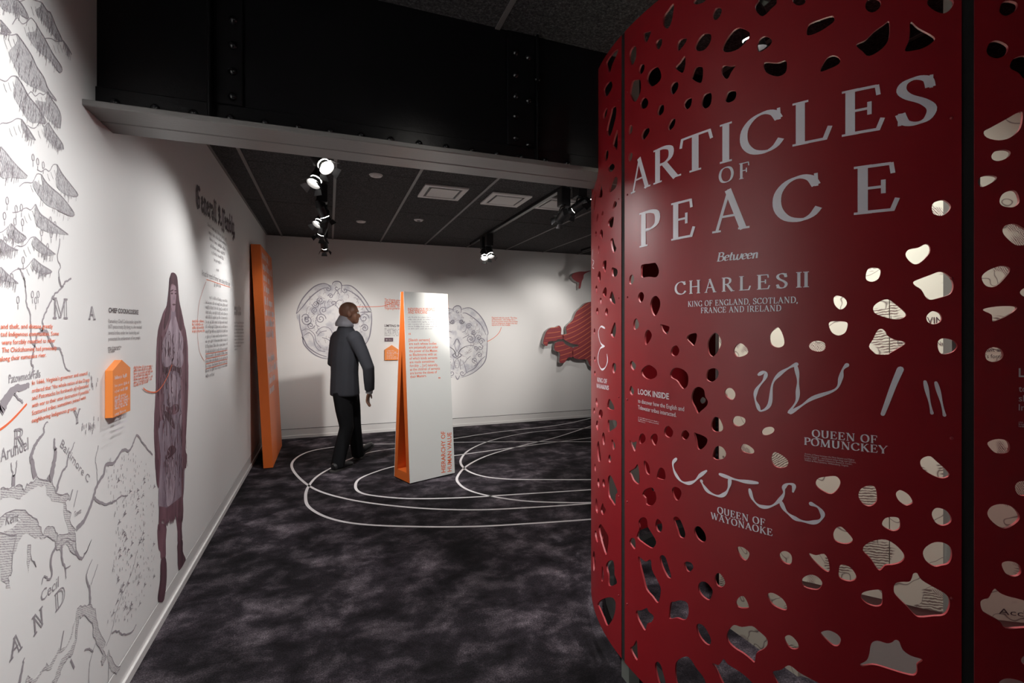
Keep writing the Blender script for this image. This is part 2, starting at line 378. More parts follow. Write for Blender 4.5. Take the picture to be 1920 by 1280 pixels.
def serif(ink, string, a, b_, cap, track=.04, shear=0, outline=0, heavy=1.0):
    adv = 0; pen = []
    for ch in string: g = GL[ch]; pen.append((adv, g)); adv += g[0]+track
    adv -= track; dx, dy = b_[0]-a[0], b_[1]-a[1]; l = math.hypot(dx, dy); ex = (dx/l, dy/l); ey = (-ex[1], ex[0]); k = l/adv
    mp = lambda x, y: (a[0]+ex[0]*(x+shear*y)*k+ey[0]*y*cap, a[1]+ex[1]*(x+shear*y)*k+ey[1]*y*cap)
    for x0, g in pen:
        for s_ in g[1]:
            tmp = Ink()
            if s_[0] == 'l': tmp.ribbon(s_[1], s_[2]*heavy)
            else: tmp.ribbon(s_[1], nib(s_[1], s_[2], heavy), s_[2])
            vs_ = [mp(x0+x, y) for x, y in tmp.v]
            if outline:
                ink.ribbon(vs_[0::2]+vs_[1::2][::-1], outline, True)
            else: ink.add(vs_, tmp.f)
# ------------------------------------------------------------------ the room
XR, YF, ZT, ZB = 6.6, -2.6, 2.956, 2.80    # right wall, wall behind camera, front ceiling, rear ceiling
YW = 2.235                                 # beam web
floor = box('floor', (-.95, YF-.15, -.12), (XR+.15, BY+.15, 0), 'carpet', kind='structure')
wall_left = box('wall_left', (-.95, YF-.15, .134), (WX, BY+.15, 3.1), 'white_wall', kind='structure')
wall_back = box('wall_back', (WX, BY, .134), (XR, BY+.15, 3.1), 'white_wall', kind='structure')
wall_right = box('wall_right', (XR, YF-.15, 0), (XR+.15, BY+.15, 3.1), 'white_wall', kind='structure')
wall_front = box('wall_front', (WX, YF-.15, 0), (XR, YF, 3.1), 'white_wall', kind='structure')
for nm, lo, hi, slo, shi, glo, ghi in (
  ('baseboard_left', (-.95, YF, 0), (WX, BY, .126), (WX, YF, 0), (WX+.011, BY-.011, .042), (-.95, YF, .126), (WX-.008, BY, .134)),
  ('baseboard_back', (WX, BY, 0), (XR, BY+.15, .126), (WX, BY-.011, 0), (XR, BY, .042), (WX, BY+.008, .126), (XR, BY+.15, .134))):
    o = box(nm, lo, hi, 'skirting_white', kind='structure')
    box('shoe_moulding', slo, shi, 'skirting_white', o, bev=.003)
    box('shadow_groove', glo, ghi, 'groove_black', o)
# ceilings: dark wood-wool tiles in a grid, each tile and bar its own piece
def ceiling_field(x0, x1, y0, y1, z, xs, ys):
    c = box('ceiling', (x0, y0, z+.03), (x1, y1, z+.12), 'void_black', kind='structure')
    xs = [x0]+[x for x in xs if x0 < x < x1]+[x1]; ys = [y0]+[y for y in ys if y0 < y < y1]+[y1]
    cache = {}
    for i in range(len(xs)-1):
        for j in range(len(ys)-1):
            sx, sy = round(xs[i+1]-xs[i]-.022, 4), round(ys[j+1]-ys[j]-.008, 4)
            if sx < .03 or sy < .03: continue
            if (sx, sy) not in cache:
                bm = bmesh.new(); bm_box(bm, (0, 0, 0), (sx, sy, .03)); me = bm_mesh(bm, 'tile'); me.materials.append(MATS['ceiling_tile']); cache[(sx, sy)] = me
            o = link('tile', cache[(sx, sy)], None); o.location = ((xs[i]+xs[i+1])/2, (ys[j]+ys[j+1])/2, z+.015+random.uniform(0, .002)); put(o, c)
    for x in xs[1:-1]: box('grid_bar', (x-.012, y0, z-.004), (x+.012, y1, z+.012), 'grid_bar', c)
    return c
gx = [-.61+.655*k for k in range(0, 12)]
ceiling_field(WX, XR, 2.39, BY, ZB, gx, [4.19+1.25*k for k in range(-1, 4)])
ceiling_field(WX, XR, YF, YW-.012, ZT, [.76+.655*k for k in range(-3, 10)], [YF+.35+1.25*k for k in range(4)])
box('trim_1', (WX, 2.32, ZB), (WX+.02, BY, ZB+.03), 'grid_bar', kind='structure')
# riveted steel beam
beam = thing('steel_beam', 'black riveted steel girder crossing overhead from white wall to red enclosure', 'beam', (-.8, YW, 2.30))
YN, YFAR, ZF = 2.108, 2.37, 2.284
box('web_plate', (WX-.02, YW-.012, ZF+.03), (XR, YW+.012, 3.1), 'beam_paint', beam)
YM = (YN+YFAR)/2+.012
o = box('bottom_flange', (WX-.02, YN, ZF), (XR, YM-.002, ZF+.022), 'flange_lit_paint', beam, bev=.003)
o = box('bottom_flange', (WX-.02, YM+.002, ZF-.001), (XR, YFAR, ZF+.021), 'flange_lit_paint', beam, bev=.003)
for s_ in (-1, 1):
    y0 = YW+s_*.012; box('angle_bar', (WX-.02, min(y0, y0+s_*.012), ZF+.022), (XR, max(y0, y0+s_*.012), ZF+.115), 'beam_paint', beam, bev=.003)
def web_x(px): r = ray(px, 200); return r.x*(YW-.02)/r.y
for a, b_ in ((400, 456), (951, 1003)):
    box('splice_plate', (web_x(a), YW-.026, ZF+.115), (web_x(b_), YW-.012, ZT), 'beam_paint', beam, bev=.003)
box('stiffener', (web_x(400)-.012, YW-.075, ZF+.022), (web_x(400), YW-.012, ZT), 'beam_paint', beam, bev=.003)
box('stiffener', (web_x(1003), YW-.045, ZF+.022), (web_x(1003)+.012, YW-.012, ZT), 'beam_paint', beam, bev=.003)
bm = bmesh.new(); bmesh.ops.create_uvsphere(bm, u_segments=10, v_segments=6, radius=.017)
bmesh.ops.delete(bm, geom=[v for v in bm.verts if v.co.y > .004], context='VERTS')
rv = bm_mesh(bm, 'rivet', sm=60); rv.materials.append(MATS['black_gloss'])
def rivet(x, y, z, rot=(0, 0, 0)):
    o = link('rivet', rv, None); o.location = (x, y, z); o.rotation_euler = rot; put(o, beam)
def web_z(px, py): r = ray(px, py); return H+r.z*(YW-.03)/r.y
for px, py in ((438, 37), (437, 85), (437, 134), (437, 181), (966, 98), (966, 140), (966, 180), (966, 217), (966, 258), (968, 296), (990, 107), (990, 188), (990, 271), (1007, 148)):
    rivet(web_x(px), YW-.027, web_z(px, py))
x = WX+.06
while x < 1.15:
    rivet(x, YW-.025, ZF+.06); x += .125
# ------------------------------------------------------------------ lamps and tracks
def track(name, x, y0, y1, z, label):
    o = thing(name, label, 'track', (x, (y0+y1)/2, z), 'ceiling tracks')
    box('rail', (x-.018, y0, z-.034), (x+.018, y1, z), 'black_metal', o, bev=.003)
    box('end_cap', (x-.02, y0-.012, z-.036), (x+.02, y0, z), 'black_gloss', o); box('end_cap', (x-.02, y1, z-.036), (x+.02, y1+.012, z), 'black_gloss', o)
    box('conductor_lip', (x+.0181, y0, z-.034), (x+.0205, y1, z-.029), 'steel_edge', o)
track('ceiling_track', -.06, 2.75, 6.75, ZB, 'black lighting track along the long white wall, past the girder')
track('ceiling_track', 1.97, 3.0, 6.95, ZB, 'black lighting track over middle of far room, beside the square vents')
track('ceiling_track', 3.80, 4.2, 6.9, ZB, 'black lighting track nearest the red wall relief')
track('ceiling_track', .50, -.4, 1.7, ZT, 'black lighting track on the near ceiling in front of girder')
track('ceiling_track', 1.55, .95, 1.65, ZT, 'short black lighting track above the red enclosure')
LAB = {'front': 'black spotlight on the near ceiling track, {} from the girder', 'long': 'black spotlight on the track by the long white wall, {} from the girder',
       'middle': 'black spotlight on the middle track of far room, {} from the girder', 'side': 'black spotlight on track near red relief, {} from the girder', 'inner': 'black spotlight above the red enclosure, {} from the girder'}
ORD = ['first', 'second', 'third', 'fourth', 'fifth', 'sixth', 'seventh']
groups = {}
for l in LAMPS: groups.setdefault(l[7], []).append(l)
for gk, ls in groups.items():
    ls.sort(key=lambda l: abs(l[1]-YW))
    for k, (x, y, aim, wt, cone, bl, col, _) in enumerate(ls):
        z = ZT if y < YW else ZB
        o = thing('track_spotlight', LAB[gk].format(ORD[k]), 'spotlight', (x, y, z-.034), 'track spotlights')
        box('driver_box', (x-.045, y-.05, z-.19), (x+.045, y+.05, z-.034), 'black_metal', o, bev=.006)
        piv = Vector((x, y, z-.25)); d = (Vector(aim)-piv).normalized()
        side = d.cross(Vector((0, 0, 1))); side = side.normalized() if side.length > .05 else Vector((1, 0, 0)); up = side.cross(d)
        bm = bmesh.new(); bm_cyl(bm, (x, y, z-.19), (x, y, z-.2), .03, .03, 14)
        for s_ in (-1, 1):
            bm_cyl(bm, Vector((x, y, z-.198))+side*.03*s_, piv+side*.052*s_, .006, .006, 8)
        link_o = link('yoke', bm_mesh(bm, 'yoke'), 'black_metal'); put(link_o, o)
        bm = bmesh.new(); bm_cyl(bm, piv-d*.09, piv-d*.03, .026, .042, 18); bm_cyl(bm, piv-d*.03, piv+d*.06, .042, .042, 18); bm_cyl(bm, piv+d*.06, piv+d*.10, .036, .046, 18, False)
        hd = link('lamp_head', bm_mesh(bm, 'lamp_head', sm=35), 'black_metal'); put(hd, o)
        bm = bmesh.new(); bm_cyl(bm, piv+d*.058, piv+d*.064, .037, .037, 18); put(link('lens', bm_mesh(bm, 'lens'), 'lens_glow'), o)
        for a_ in range(4):
            v1 = (up if a_ % 2 == 0 else side)*(1 if a_ < 2 else -1); v2 = side if a_ % 2 == 0 else up
            c0 = piv+d*.10+v1*.046; c1 = c0+d*.035+v1*.022
            pr = [c0-v2*.024, c0+v2*.024, c1+v2*.034, c1-v2*.034]
            prism('barn_door', pr, v1*.0025, 'black_metal', o)
        li = bpy.data.lights.new('spot', 'SPOT'); li.energy = wt*GAIN; li.color = col; li.spot_size = R_(cone); li.spot_blend = bl; li.shadow_soft_size = .03
        lo = bpy.data.objects.new('lamp_light', li); COL.objects.link(lo); lo.location = piv+d*.105; lo.rotation_euler = d.to_track_quat('-Z', 'Y').to_euler(); put(lo, o)
# ceiling vents and small discs
def vent(px, py, wx, wy, label):
    r = ray(px, py); t = (ZB-H)/r.z; x, y = r.x*t, r.y*t
    o = thing('ceiling_vent', label, 'vent', (x, y, ZB), 'square ceiling vents')
    for lo, hi in (((-wx, -wy), (wx, -wy+.045)), ((-wx, wy-.045), (wx, wy)), ((-wx, -wy+.045), (-wx+.045, wy-.045)), ((wx-.045, -wy+.045), (wx, wy-.045))):
        box('frame', (x+lo[0], y+lo[1], ZB-.014), (x+hi[0], y+hi[1], ZB+.002), 'vent_white', o, bev=.002)
    box('throat', (x-wx+.045, y-wy+.045, ZB-.004), (x+wx-.045, y+wy-.045, ZB+.002), 'vent_dark', o)
    box('face_plate', (x-wx+.07, y-wy+.085, ZB-.012), (x+wx-.07, y+wy-.06, ZB-.006), 'vent_white', o)
vent(830, 360, .20, .21, 'white square ceiling vent nearest the long white wall')
vent(948, 374, .20, .21, 'white square ceiling vent in the middle, left of middle track')
vent(1046, 382, .20, .21, 'white square ceiling vent right of the middle track')
for px, py, lab in ((705, 328, 'round white ceiling cover plate nearest the girder'), (785, 412, 'round white ceiling cover plate between the two square vents and back wall'), (677, 415, 'round white ceiling cover plate nearest the long-wall spotlights')):
    r = ray(px, py); t = (ZB-H)/r.z; x, y = r.x*t, r.y*t
    o = thing('cover_plate', lab, 'cover plate', (x, y, ZB), 'round ceiling plates')
    bm = bmesh.new(); bm_cyl(bm, (x, y, ZB-.012), (x, y, ZB), .046, .056, 24); put(link('disc', bm_mesh(bm, 'disc', sm=40), 'vent_white'), o)
    bm = bmesh.new(); bm_cyl(bm, (x, y, ZB-.016), (x, y, ZB-.012), .02, .022, 16); put(link('cap', bm_mesh(bm, 'cap', sm=40), 'vent_dark' if px == 785 else 'vent_white'), o)
# ------------------------------------------------------------------ white lines laid in the carpet
LINES = [
 [(1180, 829), (1107, 828), (980, 828), (853, 829), (736, 832), (690, 833), (633, 837), (575, 848), (546.7, 872), (580, 911), (652, 935.6), (767, 951), (887, 955.7), (1000, 951), (1107, 943.7), (1200, 935)],
 [(1130, 778), (1082, 790), (1030, 799), (932, 810), (852, 822), (736, 841), (693, 848), (652, 862), (623, 876), (594.6, 893), (578, 912.6), (573, 932), (580, 951), (614, 970), (671, 982), (767, 987), (887, 987), (1000, 981), (1107, 973.5), (1200, 965)],
 [(1200, 809), (1107, 820.6), (1000, 834), (852, 854), (790, 864), (736, 875), (700, 886), (673.6, 898), (666.5, 911), (673.6, 922), (700, 929), (767, 934.6), (863, 933), (980, 926), (1107, 918), (1200, 911)],
 [(1200, 793), (1107, 802), (1007, 809), (932.5, 822.5), (884, 841), (864, 862), (872.5, 879.5), (902.5, 892), (951, 898), (1020, 899), (1107, 899), (1200, 897)],
 [(1150, 787), (1107, 799), (1045, 819), (970, 837.5), (914, 854), (876, 873), (857.5, 894), (862, 908), (882, 920), (920, 930), (983, 939), (1054.6, 942), (1107, 942), (1200, 938)],
]
for ln in LINES:
    ink = Ink(); pts = cat([on_floor(*p) for p in ln], False, 8)
    pts = [p for p in pts if (p[0]-CX)**2+(p[1]-CY)**2 > 1.0 and p[1] < BY-.02]; ink.ribbon(pts, .026)
    ink.build('inlaid_line', S_floor, 'line_white', floor, off=.0015)
# ------------------------------------------------------------------ red perforated enclosure
ZB0, ZT0 = .091, 2.768                      # panel bottom and top
SEAM = R_(177.05); STEP = 2*math.pi/7; GAP = R_(.62)
HOLES = {   # outlines traced on crops of the photo: (x offset, y offset, scale)
(1100, 0, 4): [
 [(150,460),(200,390),(235,370),(230,400),(190,490),(172,550),(150,500)], [(130,660),(175,605),(192,650),(150,725),(130,700)],
 [(125,850),(145,810),(155,820),(145,870),(125,895)], [(150,980),(180,850),(190,810),(220,800),(215,890),(175,1020)],
 [(195,1085),(225,980),(233,1000),(228,1120),(212,1105)], [(132,1170),(142,1130),(162,1130),(160,1180),(142,1210)],
 [(160,1250),(185,1225),(208,1240),(205,1265),(182,1290),(165,1280)],
 [(575,130),(610,75),(655,25),(640,150),(610,212),(578,195)], [(425,250),(450,240),(483,235),(450,318),(430,290)],
 [(945,110),(965,65),(995,55),(1013,75),(1000,120),(970,150),(948,140)], [(515,330),(535,295),(562,290),(562,335),(535,373)],
 [(680,330),(710,290),(750,290),(735,330),(685,385)], [(812,350),(845,285),(890,248),(932,262),(925,320),(880,375),(830,380)],
 [(1018,370),(1050,290),(1110,220),(1160,208),(1222,245),(1205,300),(1140,365),(1060,392)], [(1278,340),(1300,290),(1345,270),(1388,300),(1370,345),(1295,392)],
 [(1265,40),(1290,0),(1300,-30),(1400,-40),(1425,20),(1390,60),(1320,122),(1270,80)], [(800,20),(830,-15),(890,-10),(880,15),(830,32)],
 [(1545,10),(1560,-20),(1610,-25),(1640,0),(1630,30),(1580,40)], [(320,400),(345,350),(370,352),(370,430),(342,490),(322,450)],
 [(390,530),(405,485),(432,485),(430,525),(405,558)], [(455,570),(480,525),(530,500),(560,560),(545,610),(490,648),(455,610)],
 [(665,505),(700,465),(735,418),(740,480),(720,545),(680,525)], [(790,570),(815,505),(855,498),(872,520),(868,590),(850,622),(790,592)],
 [(1010,520),(1030,490),(1080,495),(1117,490),(1085,540),(1055,592),(1018,565)], [(1325,490),(1345,465),(1430,470),(1490,452),(1502,490),(1490,545),(1430,573),(1350,545)],
 [(325,690),(342,610),(370,598),(403,603),(403,690),(362,765),(330,720)], [(630,650),(655,615),(685,620),(682,665),(650,708),(632,690)],
 [(402,770),(425,732),(450,740),(462,770),(445,808),(410,812)], [(730,775),(755,740),(788,735),(782,790),(757,818),(735,805)],
 [(862,760),(880,710),(920,693),(938,715),(930,780),(895,813),(865,795)], [(1040,740),(1060,690),(1105,678),(1123,700),(1110,745),(1070,768),(1043,760)],
 [(532,830),(550,788),(577,788),(577,835),(550,866),(533,855)], [(612,940),(640,892),(665,895),(655,945),(625,976),(612,968)],
 [(412,1015),(435,965),(468,962),(465,1000),(425,1050)], [(315,980),(325,940),(342,945),(340,985),(322,1012)], [(312,1180),(325,1145),(343,1150),(338,1190),(320,1215)]],
(1500, 0, 4): [
 [(490,35),(510,-5),(560,-15),(605,10),(595,60),(545,93),(500,75)], [(955,30),(980,-20),(1060,-30),(1150,0),(1135,60),(1080,100),(1010,80)],
 [(50,220),(70,180),(150,145),(240,118),(258,135),(245,170),(150,235),(60,265)], [(420,335),(490,300),(550,240),(625,185),(670,162),(668,280),(620,360),(520,420),(470,385)],
 [(825,240),(825,185),(840,165),(890,210),(1005,275),(995,315),(920,362),(830,382),(787,378),(815,310)], [(152,535),(180,465),(215,425),(262,415),(300,440),(290,480),(220,515)],
 [(1497,70),(1520,15),(1580,5),(1630,25),(1620,75),(1550,117),(1505,100)], [(1400,370),(1430,315),(1490,305),(1560,345),(1545,405),(1480,437),(1415,415)],
 [(1577,480),(1610,435),(1690,415),(1720,460),(1720,560),(1680,590),(1640,545),(1582,515)], [(1380,985),(1450,945),(1560,885),(1640,840),(1672,850),(1655,960),(1580,1030),(1490,1052),(1400,1030)],
 [(1437,1165),(1470,1130),(1540,1122),(1580,1140),(1560,1180),(1490,1207),(1445,1195)]],
(1090, 320, 3.766): [
 [(193,150),(215,70),(240,42),(255,55),(245,115),(205,153)], [(120,180),(130,100),(140,105),(150,150),(145,185),(128,190)], [(87,270),(88,180),(100,138),(103,180),(95,270)],
 [(222,260),(235,215),(250,225),(245,250),(228,268)], [(187,365),(205,335),(228,325),(225,370),(215,402),(192,395)], [(107,340),(117,300),(120,330),(110,360)],
 [(142,310),(152,282),(156,305),(145,328)], [(130,450),(138,415),(150,425),(150,470),(140,480)], [(98,445),(103,425),(110,440),(104,468)], [(118,560),(122,530),(127,540),(122,590)],
 [(207,490),(222,475),(235,520),(247,550),(228,582),(215,550)], [(150,680),(155,640),(177,635),(175,680),(170,718),(158,700)], [(215,690),(225,683),(255,700),(250,738),(228,752),(217,735)],
 [(115,750),(125,710),(135,720),(137,760),(128,788)], [(150,865),(165,825),(178,830),(178,870),(168,893)], [(100,830),(107,808),(113,830),(108,865)], [(200,900),(215,850),(232,890),(240,940),(215,935)],
 [(130,910),(137,895),(145,915),(138,945)], [(105,990),(113,965),(120,985),(113,1018)], [(168,990),(178,968),(188,985),(183,1025),(172,1020)], [(208,1150),(225,1090),(238,1070),(245,1110),(240,1160),(225,1180)],
 [(88,1140),(92,1110),(98,1130),(92,1160)],
 [(425,665),(480,655),(525,652),(548,705),(530,750),(475,748),(425,752),(422,710)], [(338,775),(345,740),(365,735),(372,765),(360,798),(342,800)], [(400,895),(410,862),(430,857),(442,880),(435,915),(415,930)],
 [(487,960),(495,905),(525,882),(553,910),(555,960),(530,1018),(508,1018)], [(368,1090),(373,1055),(390,1043),(407,1080),(400,1110),(375,1122)], [(558,1085),(590,1090),(622,1103),(612,1140),(600,1153),(575,1130)],
 [(447,1190),(452,1140),(475,1122),(498,1160),(480,1205),(455,1230)], [(743,1185),(760,1155),(812,1147),(812,1190),(795,1235),(770,1215)], [(890,1225),(905,1180),(940,1143),(970,1160),(988,1200),(980,1245),(935,1310),(900,1290)],
 [(1330,1165),(1355,1125),(1388,1105),(1415,1140),(1433,1200),(1425,1235),(1385,1248),(1340,1225)]],
(1500, 320, 3.764): [
 [(930,260),(945,225),(990,207),(1025,210),(1065,248),(1045,290),(1000,317),(945,305)], [(745,590),(770,555),(840,540),(885,517),(915,530),(915,580),(860,640),(810,660),(765,630)],
 [(465,735),(480,695),(515,682),(560,690),(570,715),(555,760),(510,783),(470,770)], [(800,785),(840,765),(920,735),(985,712),(1030,725),(1070,765),(1083,820),(1060,870),(990,895),(925,910),(890,895),(855,838),(812,810)],
 [(237,900),(260,880),(310,895),(332,930),(315,965),(280,978),(245,945)], [(517,965),(550,930),(620,906),(680,945),(747,1005),(735,1035),(680,1048),(600,1033),(530,1005)],
 [(893,1030),(915,1000),(945,990),(985,1005),(1001,1040),(985,1070),(940,1083),(900,1065)], [(203,1090),(215,1065),(270,1062),(332,1070),(333,1110),(315,1145),(270,1162),(225,1140)],
 [(62,1235),(85,1208),(130,1200),(172,1215),(178,1250),(160,1270),(125,1276),(80,1262)],
 [(487,1240),(515,1190),(545,1130),(578,1115),(605,1135),(618,1162),(665,1190),(730,1205),(742,1222),(700,1250),(640,1285),(620,1297),(545,1295),(520,1280)],
 [(970,1220),(990,1188),(1030,1183),(1085,1198),(1112,1235),(1085,1275),(1025,1295),(985,1280)],
 [(1255,75),(1275,45),(1325,32),(1387,42),(1370,75),(1295,113),(1265,105)], [(1408,215),(1430,165),(1490,138),(1530,150),(1550,210),(1530,245),(1490,258),(1430,248)],
 [(1430,430),(1445,390),(1510,373),(1570,400),(1640,450),(1630,510),(1570,525),(1520,522),(1460,475)], [(1282,755),(1310,715),(1370,685),(1430,670),(1480,685),(1475,720),(1420,785),(1370,820),(1310,810)],
 [(1552,860),(1570,835),(1610,820),(1640,850),(1620,890),(1575,885)], [(1292,985),(1320,968),(1420,955),(1520,957),(1525,980),(1460,1025),(1380,1060),(1357,1058),(1352,1015)]],
(1090, 640, 3.766): [
 [(632,65),(645,38),(672,28),(692,60),(680,95),(655,103),(636,90)], [(1075,70),(1090,30),(1125,12),(1165,40),(1178,75),(1150,100),(1100,108)], [(345,150),(360,137),(385,165),(378,195),(365,203),(350,180)],
 [(422,212),(445,180),(480,165),(525,195),(535,230),(520,255),(478,268),(440,250)], [(627,225),(650,190),(690,187),(735,210),(755,250),(750,310),(720,335),(695,310),(670,275),(635,255)],
 [(882,235),(895,200),(935,188),(965,205),(968,240),(945,272),(915,285),(885,270)], [(340,340),(350,313),(365,330),(372,355),(360,380),(345,365)],
 [(777,385),(795,335),(830,320),(865,340),(875,390),(893,420),(885,455),(845,490),(822,508),(800,465),(780,425)], [(1010,360),(1025,333),(1060,330),(1085,360),(1085,390),(1065,412),(1030,395)],
 [(917,580),(930,545),(945,532),(975,545),(1000,600),(990,632),(945,637),(920,615)], [(1065,560),(1080,532),(1115,527),(1155,545),(1152,580),(1110,600),(1075,585)], [(585,630),(598,602),(620,597),(648,635),(638,670),(615,678),(590,660)],
 [(706,660),(718,632),(742,627),(762,655),(750,685),(728,693),(710,680)], [(1272,635),(1295,610),(1340,602),(1363,620),(1350,645),(1310,662),(1280,658)], [(795,645),(820,650),(860,665),(890,690),(880,730),(845,762),(820,755),(810,700)],
 [(407,680),(420,653),(440,652),(454,680),(445,710),(412,722)], [(488,680),(505,655),(530,653),(540,685),(530,725),(515,733),(497,705)], [(340,697),(365,712),(390,705),(385,740),(378,778),(358,745)],
 [(1122,755),(1140,725),(1175,730),(1215,760),(1218,785),(1190,793),(1145,780)], [(927,800),(940,755),(965,737),(1000,750),(1022,790),(1005,825),(960,835),(930,822)],
 [(1340,820),(1355,785),(1385,785),(1440,820),(1462,855),(1445,885),(1400,893),(1365,880),(1345,850)], [(440,850),(455,845),(475,870),(485,920),(478,943),(455,920)],
 [(338,918),(375,895),(397,865),(410,930),(413,990),(400,1008),(370,985),(350,945)], [(532,955),(545,905),(562,890),(585,905),(595,950),(585,975),(545,968)],
 [(430,1080),(450,1045),(495,1030),(520,1060),(530,1110),(510,1150),(480,1160),(455,1145),(450,1105)], [(640,1050),(660,1025),(695,1040),(707,1075),(685,1120),(660,1110)],
 [(218,170),(228,152),(243,160),(243,200),(230,228),(220,205)], [(90,125),(95,105),(100,125),(95,150)], [(90,220),(96,205),(101,225),(96,245)], [(183,465),(195,405),(220,435),(233,475),(210,482)],
 [(102,430),(105,395),(115,430),(112,468)], [(123,510),(132,480),(148,490),(150,525),(138,545),(126,535)], [(86,485),(91,465),(96,485),(91,515)], [(187,560),(200,555),(245,557),(248,600),(215,625),(190,635)],
 [(103,590),(110,555),(122,580),(115,630)], [(146,670),(155,640),(167,670),(165,720),(155,730)], [(213,700),(222,695),(240,735),(225,767)], [(110,740),(122,702),(130,760),(138,835),(120,845)],
 [(190,820),(200,797),(210,825),(205,855),(195,850)], [(93,880),(97,860),(102,890),(98,920)], [(113,990),(120,962),(128,990),(123,1035)], [(148,990),(155,970),(167,985),(165,1025),(155,1025)],
 [(187,970),(205,945),(230,990),(255,1060),(242,1085),(240,1160),(215,1130),(190,1080)], [(100,1140),(105,1105),(115,1145),(115,1210),(103,1195)], [(137,1180),(150,1140),(160,1165),(172,1190),(152,1225),(140,1205)]],
(1500, 640, 3.764): [
 [(848,850),(870,820),(920,810),(970,850),(1020,895),(1055,935),(1035,960),(985,963),(920,935),(865,895)], [(110,1000),(130,965),(190,953),(250,950),(280,975),(283,1010),(260,1050),(220,1077),(170,1060),(125,1030)],
 [(413,1095),(430,1040),(490,1015),(530,1030),(543,1080),(540,1130),(500,1162),(450,1150)], [(677,1080),(690,1055),(715,1050),(765,1080),(798,1130),(780,1150),(745,1157),(700,1125)],
 [(930,1220),(950,1180),(985,1175),(1035,1195),(1070,1245),(1060,1280),(1010,1300),(960,1280)],
 [(1308,90),(1325,55),(1370,40),(1415,52),(1436,90),(1420,125),(1370,145),(1320,130)], [(1323,725),(1345,700),(1400,688),(1460,700),(1482,740),(1470,780),(1420,792),(1370,780)],
 [(1517,1030),(1535,995),(1580,985),(1640,1010),(1640,1070),(1580,1090),(1535,1075)], [(1323,1205),(1350,1165),(1410,1147),(1480,1158),(1530,1195),(1552,1250),(1500,1300),(1440,1320),(1380,1290),(1335,1245)]],
(1090, 960, 4): [
 [(130,115),(148,90),(180,140),(203,190),(198,270),(185,322),(165,270),(145,200)], [(185,400),(205,365),(238,365),(248,420),(250,470),(267,520),(255,542),(205,550),(200,470)], [(150,480),(155,405),(165,440),(163,510),(150,515)],
 [(120,690),(150,655),(205,637),(245,650),(258,700),(240,790),(195,852),(165,790),(135,720)], [(85,330),(95,290),(105,340),(103,400),(92,440)], [(100,150),(110,140),(125,220),(112,215)],
 [(415,175),(435,120),(428,70),(455,38),(490,50),(500,110),(530,160),(562,220),(545,260),(520,268),(460,230),(425,200)], [(555,95),(570,50),(600,75),(607,120),(592,150),(570,140)],
 [(690,50),(710,32),(740,55),(765,110),(780,165),(765,195),(735,180),(715,120)], [(845,140),(860,108),(890,110),(925,155),(935,205),(910,225),(870,195)], [(360,220),(375,193),(403,205),(403,278),(375,250)],
 [(427,330),(480,370),(520,355),(530,430),(570,510),(597,580),(575,680),(530,630),(485,575),(460,480),(440,400)], [(588,350),(600,322),(630,335),(655,410),(675,490),(650,490),(615,430)],
 [(770,385),(790,370),(825,380),(840,415),(810,448),(785,430)], [(1000,500),(1010,465),(1035,457),(1065,490),(1078,535),(1050,563),(1015,545)], [(875,560),(890,525),(930,522),(970,560),(985,600),(960,658),(920,640),(885,600)],
 [(1167,275),(1180,258),(1215,265),(1258,300),(1255,335),(1230,363),(1190,330)], [(1485,330),(1500,298),(1535,292),(1570,315),(1580,355),(1565,392),(1515,375)], [(1158,680),(1175,645),(1205,627),(1230,645),(1255,700),(1245,720),(1180,715)],
 [(1395,630),(1410,605),(1450,610),(1510,650),(1540,700),(1535,735),(1490,725),(1430,690)], [(410,740),(450,735),(490,717),(505,745),(543,780),(525,825),(495,835),(478,888),(445,840),(420,790)],
 [(657,770),(670,680),(700,670),(745,660),(795,680),(805,740),(795,790),(765,808),(715,792),(665,800)], [(862,860),(880,835),(920,855),(955,910),(973,960),(960,998),(920,975),(880,920)],
 [(1093,910),(1120,865),(1150,845),(1205,860),(1280,853),(1330,890),(1385,940),(1397,985),(1370,1025),(1315,1055),(1305,1095),(1297,1127),(1270,1105),(1215,1060),(1150,1020),(1098,965)],
 [(1523,950),(1545,922),(1580,930),(1620,975),(1630,1015),(1600,1030),(1555,1010)], [(367,1020),(390,1000),(415,960),(422,1050),(420,1112),(395,1080)], [(552,1150),(570,1120),(595,1145),(615,1210),(632,1290),(600,1310),(575,1260)],
 [(705,1140),(745,1095),(795,1082),(830,1115),(860,1165),(900,1215),(930,1270),(920,1340),(760,1350),(710,1270)], [(980,1130),(1030,1145),(1065,1100),(1100,1140),(1180,1190),(1250,1245),(1290,1300),(1250,1360),(1100,1340),(1060,1280),(1010,1180)],
 [(1435,1215),(1450,1190),(1500,1180),(1550,1148),(1590,1165),(1640,1205),(1780,1280),(1840,1320),(1600,1350),(1500,1320)]],
(1500, 960, 4): [
 [(615,85),(640,45),(700,35),(745,50),(752,110),(730,135),(690,140),(635,115)], [(250,165),(270,120),(305,108),(340,135),(395,200),(380,230),(330,238),(265,215)],
 [(473,290),(490,245),(560,212),(640,205),(710,240),(770,300),(785,345),(750,380),(690,395),(640,400),(605,435),(580,425),(530,350)], [(922,310),(945,260),(1010,225),(1080,230),(1130,265),(1140,330),(1115,385),(1060,400),(1010,408),(950,370)],
 [(68,308),(120,322),(180,312),(210,355),(222,430),(205,447),(150,410),(85,345)], [(15,510),(40,480),(90,468),(140,490),(167,530),(150,570),(115,582),(30,560)], [(292,440),(300,400),(330,392),(385,420),(422,480),(405,512),(355,517),(295,490)],
 [(457,630),(475,600),(545,583),(600,582),(617,610),(615,690),(570,707),(510,690),(470,660)],
